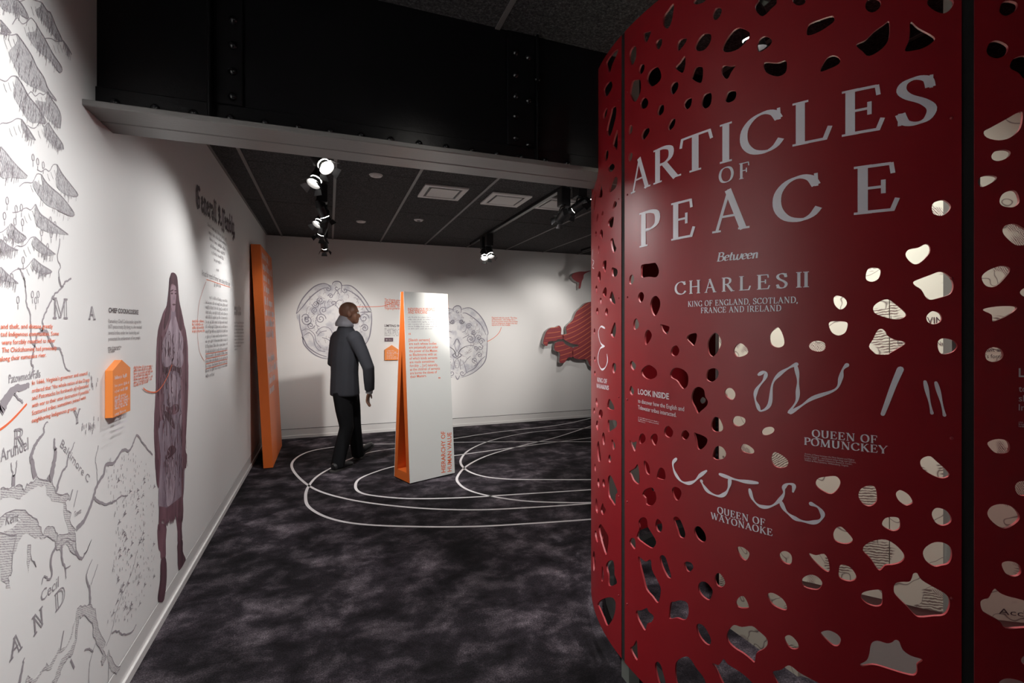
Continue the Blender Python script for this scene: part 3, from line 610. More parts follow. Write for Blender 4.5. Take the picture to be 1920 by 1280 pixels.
 [(703,580),(715,535),(760,522),(820,520),(840,490),(850,460),(880,458),(910,505),(990,555),(1080,605),(1120,650),(1122,710),(1085,770),(1000,780),(900,788),(860,770),(800,705),(720,625)],
 [(155,910),(180,890),(225,888),(280,915),(307,955),(290,1000),(250,1000),(195,955)],
 [(450,1140),(500,1110),(520,1060),(535,985),(580,963),(650,982),(690,975),(715,957),(745,970),(770,1030),(830,1075),(910,1100),(915,1118),(880,1145),(880,1195),(850,1225),(740,1200),(600,1155),(540,1145),(470,1155)],
 [(1513,395),(1530,372),(1580,368),(1640,390),(1662,440),(1640,475),(1590,482),(1540,455)],
 [(1353,680),(1370,655),(1415,640),(1440,595),(1465,573),(1500,605),(1560,630),(1640,650),(1720,680),(1800,760),(1760,850),(1640,870),(1540,870),(1500,820),(1430,780),(1370,740)],
 [(1657,1110),(1690,1072),(1760,1080),(1760,1150),(1690,1150)], [(1490,1290),(1530,1250),(1600,1250),(1680,1280),(1700,1340),(1560,1360)]],
}
holes = []
for (ox, oy, s_), hs in HOLES.items():
    for h_ in hs: holes.append(cat([on_cyl(ox+x/s_, oy+y/s_) for x, y in h_], True, 3))
def rand_holes(a0, a1, z0, z1, n, seed, avoid=()):
    rnd = random.Random(seed); out = []; cs = list(avoid); tries = 0
    while len(out) < n and tries < 4000:
        tries += 1; x, z = rnd.uniform(a0+.07, a1-.07), rnd.uniform(z0+.08, z1-.08); r = rnd.choice((.018, .022, .028, .034, .05))
        if any(math.hypot(x-c[0], z-c[1]) < r+c[2]+.03 for c in cs): continue
        cs.append((x, z, r)); k = rnd.randint(5, 7); ph = rnd.uniform(0, 6)
        out.append(cat([(x+r*rnd.uniform(.75, 1.15)*math.cos(ph+6.2832*i/k), z+1.15*r*rnd.uniform(.75, 1.15)*math.sin(ph+6.2832*i/k)) for i in range(k)], True, 3))
    return out
def panel_mesh(name, a0, a1, hs, notch=None, th=.008):
    # outline counter-clockwise in (arc, z), corners rounded; notch = (n0, n1, z) cut from the top for the beam
    out = []
    def corner(cx, cz, r, s0):
        for k in range(5):
            q = R_(s0+22.5*k); out.append((cx+r*math.cos(q), cz+r*math.sin(q)))
    n = 24
    out += [(a0+(a1-a0)*i/n, ZB0) for i in range(n)]+[(a1, ZB0+(ZT0-ZB0)*i/n) for i in range(n)]
    if notch:
        n0, n1, nz = notch; r = .05
        edge = n0 is None; n0 = a0 if edge else n0
        out += [(a1+(n1-a1)*i/6, ZT0) for i in range(6)]+[(n1, ZT0+(nz+r-ZT0)*i/6) for i in range(6)]
        out += [(n1-r+r*math.cos(R_(-90/5*k)), nz+r-r*math.sin(R_(90/5*k))) for k in range(6)]
        if not edge:
            out += [(n0+r-r*math.sin(R_(90/5*k)), nz+r-r*math.cos(R_(90/5*k))) for k in range(6)]
            out += [(n0, nz+r+(ZT0-nz-r)*i/6) for i in range(1, 6)]+[(n0+(a0-n0)*i/6, ZT0) for i in range(6)]
    else: out += [(a1+(a0-a1)*i/n, ZT0) for i in range(n)]
    zt = nz if notch and edge else ZT0
    out += [(a0, zt+(ZB0-zt)*i/n) for i in range(n)]
    vs_, es = [], []
    def loop(pl):
        b0 = len(vs_); vs_.extend(Vector(p) for p in pl); es.extend((b0+i, b0+(i+1) % len(pl)) for i in range(len(pl)))
    loop(out)
    for h_ in hs: loop(h_)
    g = [(x, z) for x in np.arange(a0+.02, a1-.01, .04) for z in np.arange(ZB0+.05, ZT0-.03, .12)]
    vs_.extend(Vector(p) for p in g)
    V2, E2, F2 = delaunay_2d_cdt(vs_, es, [], 0, 1e-6)[:3]
    V = np.array([tuple(v) for v in V2]); F_ = [f for f in F2 if len(f) == 3]
    C = V[np.array(F_)].mean(1); keep = in_poly(C[:, 0], C[:, 1], out)
    for h_ in hs:
        p = np.array(h_); bx = (C[:, 0] > p[:, 0].min()) & (C[:, 0] < p[:, 0].max()) & (C[:, 1] > p[:, 1].min()) & (C[:, 1] < p[:, 1].max())
        ix = np.where(bx)[0]
        if len(ix): keep[ix[in_poly(C[ix, 0], C[ix, 1], h_)]] = False
    F_ = [list(f) for f, k in zip(F_, keep) if k]
    nv = len(V); vo = [S_cyl(v) for v in V]+[S_cyl(v, -th) for v in V]
    cnt = {}
    for f in F_:
        for i in range(3):
            e = (f[i], f[(i+1) % 3]); cnt[e] = cnt.get(e, 0)+1
    side = [[a, a+nv, b_+nv, b_] for (a, b_) in cnt if (b_, a) not in cnt]
    fs = F_+[[i+nv for i in f[::-1]] for f in F_]+side
    me = mesh(name, vo, fs); me.materials.append(MATS['red_panel']); me.materials.append(MATS['red_edge'])
    k0 = 2*len(F_)
    for i, p in enumerate(me.polygons):
        p.use_smooth = i < k0
        if i >= k0: p.material_index = 1
    bm = bmesh.new(); bm.from_mesh(me); bmesh.ops.delete(bm, geom=[v for v in bm.verts if not v.link_faces], context='VERTS'); bm.to_mesh(me); bm.free()
    try: me.set_sharp_from_angle(angle=R_(40))
    except Exception: pass
    return me
enc = thing('red_enclosure', 'tall round enclosure of dark red perforated curved panels with white lettering', 'enclosure', (CX, CY, 0))
arc = lambda deg_rad: deg_rad*RC
def y_to_arc(y, right=False):
    a = math.asin((y-CY)/RC); return arc(a if right else math.pi-a)
panels = []
for k in (-1, 0, 1, 2, 4, 5):        # the bay at the far right stays open as the way in
    s0, s1 = SEAM+STEP*k+GAP, SEAM+STEP*(k+1)-GAP
    a0, a1 = arc(s0), arc(s1)
    hs = []
    for h_ in holes:
        xs = [p[0] for p in h_]; c0 = sum(xs)/len(xs)
        if a0+.004 < min(xs) and max(xs) < a1-.004: hs.append(h_)
    notch = None
    if k == -1:
        notch = (y_to_arc(2.41), y_to_arc(2.062), ZF-.045)
        hs = [h_ for h_ in hs]
        hs += rand_holes(a0, arc(R_(147)), ZB0, 2.1, 40, 3)
    elif k == 1: hs += rand_holes(arc(R_(234.6)), a1, ZB0, ZT0, 42, 4)
    elif k > 1:
        hs = rand_holes(a0, a1, ZB0, 2.1 if k == 4 else ZT0, 48, 10+k)
        if k == 4: notch = (None, arc(2*math.pi+math.asin((2.42-CY)/RC)), ZF-.045)
    me = panel_mesh('panel', a0, a1, hs, notch)
    o = link('panel', me, None); put(o, enc); panels.append(o)
    if k == 0: o['label'] = 'main panel with the large white title'
for k in (-1, 0, 1, 2, 3, 4):        # posts behind the seams and the recessed plinth
    th = SEAM+STEP*k; rr = RC-.036
    bm = bmesh.new(); bm_box(bm, (CX+rr*math.cos(th), CY+rr*math.sin(th), (ZT0 if k != 4 else 2.2)/2), (.05, .06, ZT0 if k != 4 else 2.2), Matrix.Rotation(th, 3, 'Z').to_quaternion())
    put(link('post', bm_mesh(bm, 'post'), 'post_grey'), enc)
    bm = bmesh.new(); bm_box(bm, (CX+(RC-.006)*math.cos(th), CY+(RC-.006)*math.sin(th), (ZB0+(ZT0 if k != 4 else 2.2))/2), (.006, 2*GAP*RC, (ZT0 if k != 4 else 2.2)-ZB0), Matrix.Rotation(th, 3, 'Z').to_quaternion())
    put(link('seam_shade_gasket', bm_mesh(bm, 'seam_shade_gasket'), 'void_black'), enc)  # black filler of the panel gaps; also paints in their shade
def ring_wall(name, r0, r1, z0, z1, t0, t1, m, n=60):
    vs_, fs = [], []
    for i in range(n+1):
        a = t0+(t1-t0)*i/n; c_, s_ = math.cos(a), math.sin(a)
        vs_ += [(CX+r*c_, CY+r*s_, z) for r, z in ((r0, z0), (r1, z0), (r1, z1), (r0, z1))]
    for i in range(n):
        for j in range(4): fs.append([4*i+j, 4*i+(j+1) % 4, 4*i+4+(j+1) % 4, 4*i+4+j])
    fs += [[3, 2, 1, 0], [4*n, 4*n+1, 4*n+2, 4*n+3]]
    me = mesh(name, vs_, fs); bm = bmesh.new(); bm.from_mesh(me); bmesh.ops.recalc_face_normals(bm, faces=bm.faces); bm.to_mesh(me); bm.free()
    return put(link(name, me, m), enc)
ring_wall('plinth', RC-.12, RC-.07, 0, ZB0-.005, SEAM-3*STEP, SEAM+STEP*3, 'void_black')
# screw heads along the panel edges
bm = bmesh.new(); bmesh.ops.create_uvsphere(bm, u_segments=8, v_segments=5, radius=.0042); sm_ = bm_mesh(bm, 'screw', sm=60); sm_.materials.append(MATS['red_edge'])
for th, zs in ((SEAM+GAP*2.6, 6), (SEAM-GAP*2.6, 6), (SEAM+STEP-GAP*2.6, 6)):
    for i in range(zs):
        o = link('screw', sm_, None); o.location = S_cyl((arc(th), .35+i*.43), 0); put(o, enc)
# lettering and signature marks on the panels (children of their panel)
def cyl_line(fn, ink, s_, x0, y0, x1, y1, cap, **kw): fn(ink, s_, on_cyl(x0, y0), on_cyl(x1, y1), cap, **kw)
def word(letters, zb, zt, name='letter', **props):
    for ch, xa, xb in letters:
        ink = Ink(); serif(ink, ch, (on_cyl(xa, 500)[0], zb), (on_cyl(xb, 500)[0], zb), zt-zb)
        ink.build(name, S_cyl, 'vinyl_white', panels[1], off=.0012)
def cap_of(px, y_top, y_bot): return on_cyl(px, y_top)[1]-on_cyl(px, y_bot)[1]
mp_ = panels[1]
def line_obj(fn, name, m, parent, s_, a, b_, cap, **kw):
    k_ = Ink(); fn(k_, s_, a, b_, cap, **kw); return k_.build(name, S_cyl, m, parent, off=.0012)
word([('A', 1183, 1219), ('R', 1222, 1274), ('T', 1273, 1338), ('I', 1344, 1379), ('C', 1386, 1470), ('L', 1479, 1560), ('E', 1571, 1661), ('S', 1675, 1760)], 2.066, 2.197)
word([('O', 1347, 1377), ('F', 1384, 1406)], 1.998, 2.05)
word([('P', 1196, 1237), ('E', 1255, 1305), ('A', 1335, 1404), ('C', 1447, 1541), ('E', 1593, 1689)], 1.834, 1.972)
word([('C', 1265, 1287), ('H', 1291, 1315), ('A', 1321, 1343), ('R', 1352, 1376), ('L', 1384, 1408), ('E', 1417, 1445), ('S', 1454, 1478), ('I', 1490, 1506), ('I', 1503, 1520)], 1.631, 1.678)
line_obj(serif, 'script_lettering', 'vinyl_white', mp_, 'Between', on_cyl(1343, 490.5), on_cyl(1421, 484), .030, track=-.02, shear=.16, heavy=1.05)
line_obj(serif, 'dedication_lettering', 'vinyl_white', mp_, 'KING OF ENGLAND, SCOTLAND,', on_cyl(1290, 575), on_cyl(1496, 567.5), .0195, heavy=1.1)
line_obj(serif, 'dedication_lettering', 'vinyl_white', mp_, 'FRANCE AND IRELAND', on_cyl(1314, 587), on_cyl(1465, 583), .0195, heavy=1.1)
for s_, x0, x1, z in (('QUEEN OF', 1522, 1645, 1.1795), ('POMUNCKEY', 1507, 1664, 1.153), ('QUEEN OF', 1345, 1435, .877), ('WAYONAOKE', 1333, 1449, .851)):
    line_obj(serif, 'caption_lettering', 'vinyl_white', mp_, s_, (on_cyl(x0, 800)[0], z), (on_cyl(x1, 800)[0], z), .0222, heavy=1.2)
def sline(s_, x0, x1, y, cap, bold=0):
    z = on_cyl(x0, y)[1]; line_obj(put_text, 'small_lettering', 'vinyl_pale', mp_, s_, (on_cyl(x0, y)[0], z), (on_cyl(x1, y)[0], z), cap, bold=bold)
sline('LOOK INSIDE', 1196.7, 1254.6, 738.4, .022, .022)
sline('to discover how the English and', 1196.7, 1283, 754.5, .0165, .004); sline('Tidewater tribes interacted.', 1196.7, 1268.4, 766.5, .0165, .004)
for k, s_ in enumerate(('Articles of Peace between the Most Serene and Mighty', 'Prince Charles II ... and Several Indian Kings and Queens,', 'London, 1677. Special Collections Research Center,', 'William & Mary Libraries, Williamsburg, Virginia.')):
    sline(s_, 1508.6, (1602, 1605, 1598, 1591)[k], 851.5+3.95*k, .0048)
ink = Ink()
for k in range(3): greek(ink, (on_cyl(1197, 780)[0], 1.147-.0075*k), (on_cyl((1236, 1236, 1210)[k], 780)[0], 1.147-.0075*k), .0034, 40+k)
ink.build('credit_lettering', S_cyl, 'vinyl_pale', mp_, off=.0012, kind='stuff')
def mark(name, paths, parent):
    ink = Ink()
    for pts, wd in paths:
        q = cat([on_cyl(*p) for p in pts], False, 6); n = len(q)
        if isinstance(wd, tuple): wd = [wd[0]+(wd[1]-wd[0])*i/(n-1) for i in range(n)]
        else: wd = [wd*(.8+.3*math.sin(i*.55)) for i in range(n)]
        ink.ribbon(q, wd)
        for e in (0, -1):
            r = wd[e]/2; ink.add([q[e]]+[(q[e][0]+r*math.cos(k*.785), q[e][1]+r*math.sin(k*.785)) for k in range(8)], [[0, k+1, (k+1) % 8+1] for k in range(8)])
    return ink.build(name, S_cyl, 'vinyl_white', parent, off=.0012)
mark('signature_mark', [([(1423,702),(1432.5,697),(1436.5,700),(1432.5,712),(1419,730),(1416,746),(1420.6,759.5),(1427,770),(1443,758),(1448.5,719.7),(1462,701),(1480,689),(1493.6,682.5)], .0105),
     ([(1492,685),(1496,706),(1496,728),(1494,751),(1480,773),(1500,762),(1524,746),(1566,730),(1576,709),(1580,693),(1588,684)], .0105)], mp_)
mark('signature_mark', [([(1688,692),(1676,720),(1663,755),(1655,776)], (.016, .010))], mp_)
mark('signature_mark', [([(1734,715),(1740,742),(1747,774)], .0092)], mp_)
mark('signature_mark', [([(1754.5,717),(1763,746),(1770.5,778)], .0092)], mp_)
C5 = lambda *q: [(1090+x/3.766, 640+y/3.766) for x, y in q]
mark('signature_mark', [(C5((672,828),(648,860),(660,920),(700,980),(750,1000),(800,985),(840,945),(885,912)), .0115), (C5((980,937),(1060,965),(1140,985),(1245,997)), .0115),
     (C5((1050,965),(1045,1020),(1020,1070),(970,1090),(900,1060),(860,1010),(850,985)), .0115), (C5((1190,1045),(1210,1110),(1260,1160),(1330,1165),(1390,1130),(1430,1075),(1430,1030),(1460,1005),(1500,1015),(1495,1060)), .0105),
     ([(1464,940),(1472,956),(1485.6,968),(1500,975),(1521,979),(1537,975),(1542.5,964),(1534.5,951),(1521,944)], .0115)], mp_)
np_ = panels[0]
mark('signature_mark', [([(1134.5,615),(1127,612),(1122.5,622),(1124,635),(1128,645),(1134,649)], .009), ([(1133,649),(1126,653),(1122,666),(1122.5,680),(1128,692),(1135,689),(1139.5,677),(1138.5,664)], .009)], np_)
mark('signature_mark', [([(1112,468),(1110.5,485),(1114,490),(1111,500),(1114,503)], .007)], np_)
line_obj(serif, 'caption_lettering', 'vinyl_white', np_, 'KING OF', on_cyl(1120.5, 715), on_cyl(1139, 719), .020, heavy=1.2)
line_obj(serif, 'caption_lettering', 'vinyl_white', np_, 'MANAKINS', on_cyl(1119, 726), on_cyl(1142, 731), .019, heavy=1.2)
rp = panels[2]
for s_, y, cap, ln, bd in (('LOOK INSIDE', 706, .022, .16, .022), ('to', 734, .0165, .017, .004), ('sh', 752, .0165, .018, .004), ('In', 769, .0165, .014, .004)):
    a = on_cyl(1909.5, y); line_obj(put_text, 'small_lettering', 'vinyl_pale', rp, s_, a, (a[0]+ln, a[1]), cap, bold=bd)
ink = Ink()
for k in range(3): a = on_cyl(1909.5, 792+4*k); greek(ink, a, (a[0]+.09, a[1]), .0038, 60+k)
ink.build('credit_lettering', S_cyl, 'vinyl_pale', rp, off=.0012, kind='stuff')
# printed column inside the enclosure
colm = thing('map_column', 'cream faceted column printed with old map, standing inside the red enclosure', 'column', (2.45, 1.6, 0))
VP = [(1.885, 1.975), (1.90, 1.535), (2.20, 1.155), (2.46, .975), (2.85, 1.15), (2.95, 1.75), (2.55, 2.06)]
ctr = Vector((2.42, 1.55))
prism('column_body', [(*((Vector(p)-ctr)*.97+ctr), 0) for p in VP], (0, 0, 2.42), 'column_grey', colm)
def board(pa, pb, z0, z1):
    a, b_ = Vector((*pa, z0)), Vector((*pb, z0)); d = b_-a; n = Vector((d.y, -d.x, 0)).normalized()
    if n.dot(Vector((*ctr, z0))-a) > 0: n = -n
    prism('map_board', [a, b_, b_+Vector((0, 0, z1-z0)), a+Vector((0, 0, z1-z0))], -n*.018, 'map_print', colm)
def cut(px, A, B_):                       # where the sight line of column px meets the facet A-B
    r = ray(px, 600); ax, ay = A; dx, dy = B_[0]-ax, B_[1]-ay
    s_ = (r.x*ay-r.y*ax)/(r.y*dx-r.x*dy); return (ax+dx*s_, ay+dy*s_)
board(VP[0], VP[1], 0.0, 2.40)
q1 = cut(1667, VP[1], VP[2]); q2 = cut(1771, VP[1], VP[2]); e_ = .002
board(VP[1], q1, .42, 2.40); q1b = (q1[0]+e_, q1[1]-e_); board(q1b, q2, .42, 2.40)
board(cut(1838, VP[2], VP[3]), VP[3], .42, 2.40); board(VP[3], VP[4], .42, 2.40)
def board_text(s_, A, B_, px, py, wd, cap):
    c0 = cut(px, A, B_); r = ray(px, py); t = c0[0]/r.x; o = Vector((c0[0], c0[1], H+r.z*t)); ex = Vector((B_[0]-A[0], B_[1]-A[1], 0)).normalized()
    k_ = Ink(); put_text(k_, s_, (0, 0), (wd, 0), cap); k_.build('board_lettering', S_frame(o, ex, (0, 0, 1)), 'ink_dark', colm, off=.0012)
board_text('VIN', VP[1], VP[2], 1738, 606, .045, .025); board_text('In', VP[1], VP[2], 1683, 645, .014, .014); board_text('Natio', VP[1], VP[2], 1757, 647, .035, .015)
board_text('ent and', VP[2], VP[3], 1849, 659, .06, .015); board_text("'s form", VP[2], VP[3], 1848, 671, .05, .015); board_text('Accom', VP[2], VP[3], 1872, 1150, .14, .022)
# ------------------------------------------------------------------ leaning orange panel
lp = thing('leaning_panel', 'tall orange slab with white text leaning on the long white wall', 'panel', (-.68, 6.4, 0))
_a, _b = on_floor(494.5, 877), on_floor(510, 877); _c = on_floor(523, 836)
y0, y1 = _a[1]-.03, _c[1]; xb0, xb1 = _a[0], _b[0]+.01
ztop = 2.43
def lean(x_bot, x_top, y): return (x_bot, y, 0.004), (x_top, y, ztop)
(A0, A1), (B0, B1) = lean(xb0, WX+.012, y0), lean(xb1, WX+.012+(xb1-xb0), y0)
prism('slab', [A0, B0, B1, A1], (0, y1-y0, 0), 'orange', lp)
ex = Vector((0, 1, 0)); ey = Vector((B1[0]-B0[0], 0, B1[2]-B0[2])).normalized(); SF = S_frame(B0, ex, ey)
Lh = (Vector(B1)-Vector(B0)).length; Wd = y1-y0
rows = [(.945, .60), (.895, .80), (.845, .62), (.795, .46), (.735, .72), (.685, .80), (.635, .84), (.585, .66), (.47, .62), (.42, .86), (.37, .60), (.325, .42)]
for k, (v, wdt) in enumerate(rows):
    ink = Ink(); greek(ink, (.09*Wd, v*Lh), ((.09+wdt)*Wd, v*Lh), .092, 300+k)
    ink.build('panel_lettering', SF, 'vinyl_white', lp, off=.0012, kind='stuff')
# ------------------------------------------------------------------ free-standing tapered stand
f0, f1, bk = Vector((*on_floor(768, 908), 0)), Vector((*on_floor(852, 888), 0)), Vector((*on_floor(738, 895), 0))
wv, dv = f1-f0, bk-f0; dv = dv-wv*(dv.dot(wv)/wv.length_squared)
stand = thing('text_stand', 'orange and off-white tapered text stand on the carpet beside the walking person', 'stand', tuple(f0+wv/2+dv/2))
zt = 1.885; Z = Vector((0, 0, 1)); e0 = Vector((0, 0, .012))
topw = .0; mid = f0+dv*.5; ft = f0+dv*.40+Z*zt+wv*.0; bt = f0+dv*.56+Z*zt
shrink = wv*.04
prof = [f0+e0, f0+dv+e0, bt, ft]                     # outer side profile
# orange A-frame carcass with a tall triangular tunnel through it
apex = f0+dv*.5+Z*1.30; i0, i1 = f0+dv*.20+Z*.10, f0+dv*.80+Z*.10
vs_ = prof+[i0, i1, apex]; n = len(vs_); W1 = wv*.998
ring = [[0, 1, 5, 4], [1, 2, 6, 5], [2, 3, 6], [3, 0, 4, 6]]
V = vs_+[v+W1 for v in vs_]; Fq = [r[::-1] for r in ring]+[[i+n for i in r] for r in ring]
Fq += [[0, 1, 1+n, n], [1, 2, 2+n, 1+n], [2, 3, 3+n, 2+n], [3, 0, n, 3+n], [4, 5, 5+n, 4+n], [5, 6, 6+n, 5+n], [6, 4, 4+n, 6+n]]
me = mesh('carcass', V, Fq); bm = bmesh.new(); bm.from_mesh(me); bmesh.ops.recalc_face_normals(bm, faces=bm.faces); bm.to_mesh(me); bm.free()
put(link('carcass', me, 'orange'), stand)
ey = (ft-f0).normalized(); ex = wv.normalized(); nn = ex.cross(ey)
FP = [f0+e0+nn*.001, f0+e0+wv+nn*.001, ft+wv*.985+nn*.001, ft+nn*.001]
prism('face_board', FP, nn*.006, 'stand_white', stand)
bb = [p for p in (f0+dv+e0, f0+dv+e0+wv, bt+wv*.985, bt)]; nb = ex.cross((bt-f0-dv).normalized()); prism('face_board', [p-nb*.001 for p in bb], -nb*.006, 'stand_white', stand)
prism('shadow_base', [f0+dv*.06+wv*.02, f0+dv*.94+wv*.02, f0+dv*.94+wv*.98, f0+dv*.06+wv*.98], (0, 0, .012), 'void_black', stand)
fo = f0+nn*.007; SS = S_frame(fo, ex, ey)
def on_stand(px, py):
    r = ray(px, py); o = Vector((0, 0, H)); t = (fo-o).dot(nn)/r.dot(nn); q = o+r*t-fo; return (q.dot(ex), q.dot(ey))
def srow(s_, x0, y0_, x1, y1_, cap, m='ink_orange', bold=.012, gk=None, name='stand_lettering'):
    ink = Ink(); a, b_ = on_stand(x0, y0_), on_stand(x1, y1_)
    if gk: greek(ink, a, b_, cap, gk)
    else: put_text(ink, s_, a, b_, cap, bold)
    ink.build(name, SS, m, stand, off=.0008)
c7 = lambda x, y: (720+x/6.736, 530+y/6.736)
srow('INDIGENOUS PEOPLE', *c7(303, 353), *c7(638, 355), .030); srow('AND AFRICANS', *c7(303, 390), *c7(545, 390), .030)
for k in range(6): srow('', *c7(305, 442+29*k), *c7((700, 685, 705, 698, 690, 605)[k], 443+28.6*k), .013, 'ink_pale', gk=80+k)
for k, (s_, x, xe) in enumerate((('[Slavish servants]', 312, 578), ('are such whose bodies', 315, 662), ('are perpetually put under', 317, 685), ('the power of the Master,', 318, 680), ('as Blackmores with us:', 320, 668), ('of which kinds servants', 322, 672), ('are made sometimes', 324, 636), ('forcibly ... [or] naturally,', 325, 680), ('as the children of servants', 327, 706), ('are borne the slaves of', 329, 668), ('their Masters.', 331, 537))):
    srow(s_, *c7(x, 738+46.5*k), *c7(xe, 735+45.0*k), .026)
srow('\u201c', *c7(312, 690), *c7(338, 690), .045, bold=.02); srow('\u201d', *c7(685, 1246), *c7(710, 1246), .045, bold=.02)
def vtext(s_, pa, pb, cap):
    ink = Ink(); put_text(ink, s_, on_stand(*pa), on_stand(*pb), cap, .018); ink.build('stand_lettering', SS, 'ink_orange', stand, off=.0008)
vtext('HIERARCHY OF', (835, 885), (834.5, 808), .050); vtext('HUMAN VALUE', (846.5, 883), (846, 810), .050)
# ------------------------------------------------------------------ plaques
def plaque(name, label, pts, surf, depth, m, rows, tm):
    o = thing(name, label, 'plaque', surf((sum(p[0] for p in pts)/len(pts), min(p[1] for p in pts)), .0))
    a0 = Vector(surf((0, 0), 0)); d = Vector(surf((0, 0), 1))-a0
    prism('board', [surf(p, .001) for p in pts], d*depth, m, o)
    for k, (a, b_, cap, s_) in enumerate(rows):
        ink = Ink()
        if s_: put_text(ink, s_, a, b_, cap, .01)
        else: greek(ink, a, b_, cap, len(label)*3+k)
        ink.build('plaque_lettering', surf, tm, o, off=depth+.0018)
    return o
# the orange house-shaped block on the long wall: front face is nearer than the wall by its depth
DP = .024
def on_left_d(px, py, d): r = ray(px, py); t = (WX+d)/r.x; return (r.y*t, H+r.z*t)
c3 = lambda x, y: (x/4.414, 520+y/4.414)
pl = [on_left_d(*c3(*p), DP) for p in ((930, 1160), (1076, 1103), (1076, 742), (1007, 682), (930, 776))]
ylo, yhi = pl[0][0], pl[1][0]; zl, zm, zh = (pl[0][1]+pl[1][1])/2, (pl[2][1]+pl[4][1])/2, pl[3][1]
pent = [(ylo, zl), (yhi, zl), (yhi, zm), ((ylo+yhi)/2, zh), (ylo, zm)]
wq = yhi-ylo
prow = [((ylo+.1*wq, zm-.035), (ylo+.78*wq, zm-.035), .014, '')]+[((ylo+.1*wq, zm-.065-.022*k), (ylo+(.9-.1*((k*7) % 3))*wq, zm-.065-.022*k), .011, '') for k in range(9)]+[((ylo+.1*wq, zl+.06-.022*k), (ylo+.8*wq, zl+.06-.022*k), .011, '') for k in range(2)]
plaque('house_plaque', 'thick orange house-shaped plaque on the long white wall beside painted figure', pent, S_left, DP, 'plaque_orange', prow, 'vinyl_white')
bp = [on_back(*p) for p in ((721, 675), (747, 675), (747, 655), (734, 646.5), (721, 655))]
bx0, bx1 = bp[0][0], bp[1][0]; bz0, bz1, bz2 = bp[0][1], bp[2][1], bp[3][1]
plaque('house_plaque', 'small orange house-shaped plaque on the back wall behind the stand', [(bx0, bz0), (bx1, bz0), (bx1, bz1), ((bx0+bx1)/2, bz2), (bx0, bz1)], S_back, .03, 'plaque_orange',
       [((bx0+.03, bz1-.02-.022*k), (bx0+.13+.03*(k % 3), bz1-.02-.022*k), .011, '') for k in range(6)], 'vinyl_white')
q0, q1 = on_back(721, 640), on_back(737, 633)
plaque('name_plaque', 'small dark plum plaque above the orange one on the back wall', [q0, (q1[0], q0[1]), q1, (q0[0], q1[1])], S_back, .008, 'plaque_plum', [((q0[0]+.02, (q0[1]+q1[1])/2-.01), (q1[0]-.02, (q0[1]+q1[1])/2-.01), .018, '')], 'vinyl_pale')
# ------------------------------------------------------------------ graphics printed on the long white wall
def lp_(px, py): return on_left(px, py)
def crop(ox, oy, s_): return lambda pts: [(ox+x/s_, oy+y/s_) for x, y in pts]
def wall_graphic(name, label, catg, group=None):
    return thing(name, label, catg, (WX, 2.5, .9) if not group else (WX, 2.5, .9), group)
mural = thing('map_mural', 'old engraved map in grey ink printed across the long white wall, mountains and rivers', 'mural', (WX, 2.0, .3))
ca, cb, cc, cd, ce = crop(0, 0, 4.57), crop(0, 260, 4.572), crop(0, 520, 4.414), crop(0, 780, 4.923), crop(0, 1000, 4.57)
MTN = [(ca, m_) for m_ in (
 [(355,20),(400,90),(430,110),(470,210),(530,345),(490,340),(430,270),(370,190),(300,90),(340,60)], [(535,345),(575,400),(610,465),(560,400)],
 [(300,190),(325,240),(380,330),(450,460),(525,575),(505,618),(440,530),(350,460),(270,370),(230,280),(290,270),(310,230)],
 [(140,290),(200,370),(270,480),(310,570),(370,660),(410,760),(480,860),(400,800),(330,770),(250,730),(170,660),(110,540),(70,450),(120,390),(145,340)],
 [(135,650),(180,710),(240,820),(320,920),(390,1045),(330,1050),(250,1040),(150,890),(110,810),(130,700)], [(405,780),(440,850),(490,920),(518,1000),(510,1100),(450,1060),(360,970),(300,860),(390,870)],
 [(410,1050),(460,1130),(530,1230),(540,1280),(480,1270),(400,1190),(370,1110)], [(180,1020),(230,1090),(300,1200),(240,1170),(190,1100)], [(0,0),(150,0),(240,150),(180,130),(100,110),(20,80)], [(0,170),(90,280),(20,250)])]
MTN += [(cb, m_) for m_ in (
 [(485,220),(530,300),(600,390),(665,480),(620,495),(560,480),(490,420),(475,340),(490,280)], [(350,305),(390,370),(450,430),(530,500),(630,635),(600,660),(490,610),(400,570),(330,490),(280,400),(300,360),(360,400)],
 [(300,560),(340,640),(420,700),(500,760),(580,820),(470,810),(380,790),(300,720)], [(90,725),(150,790),(220,850),(150,890),(90,850),(50,800)], [(295,840),(350,890),(420,950),(470,990),(400,1000),(320,960),(270,900)],
 [(285,1025),(350,1080),(440,1140),(360,1155),(300,1130),(270,1080)], [(0,1100),(60,1160),(150,1240),(60,1220),(0,1210)], [(0,70),(40,110),(120,210),(230,320),(190,340),(100,330),(0,320)], [(0,860),(70,920),(150,955),(60,960),(0,965)])]
WK = 0
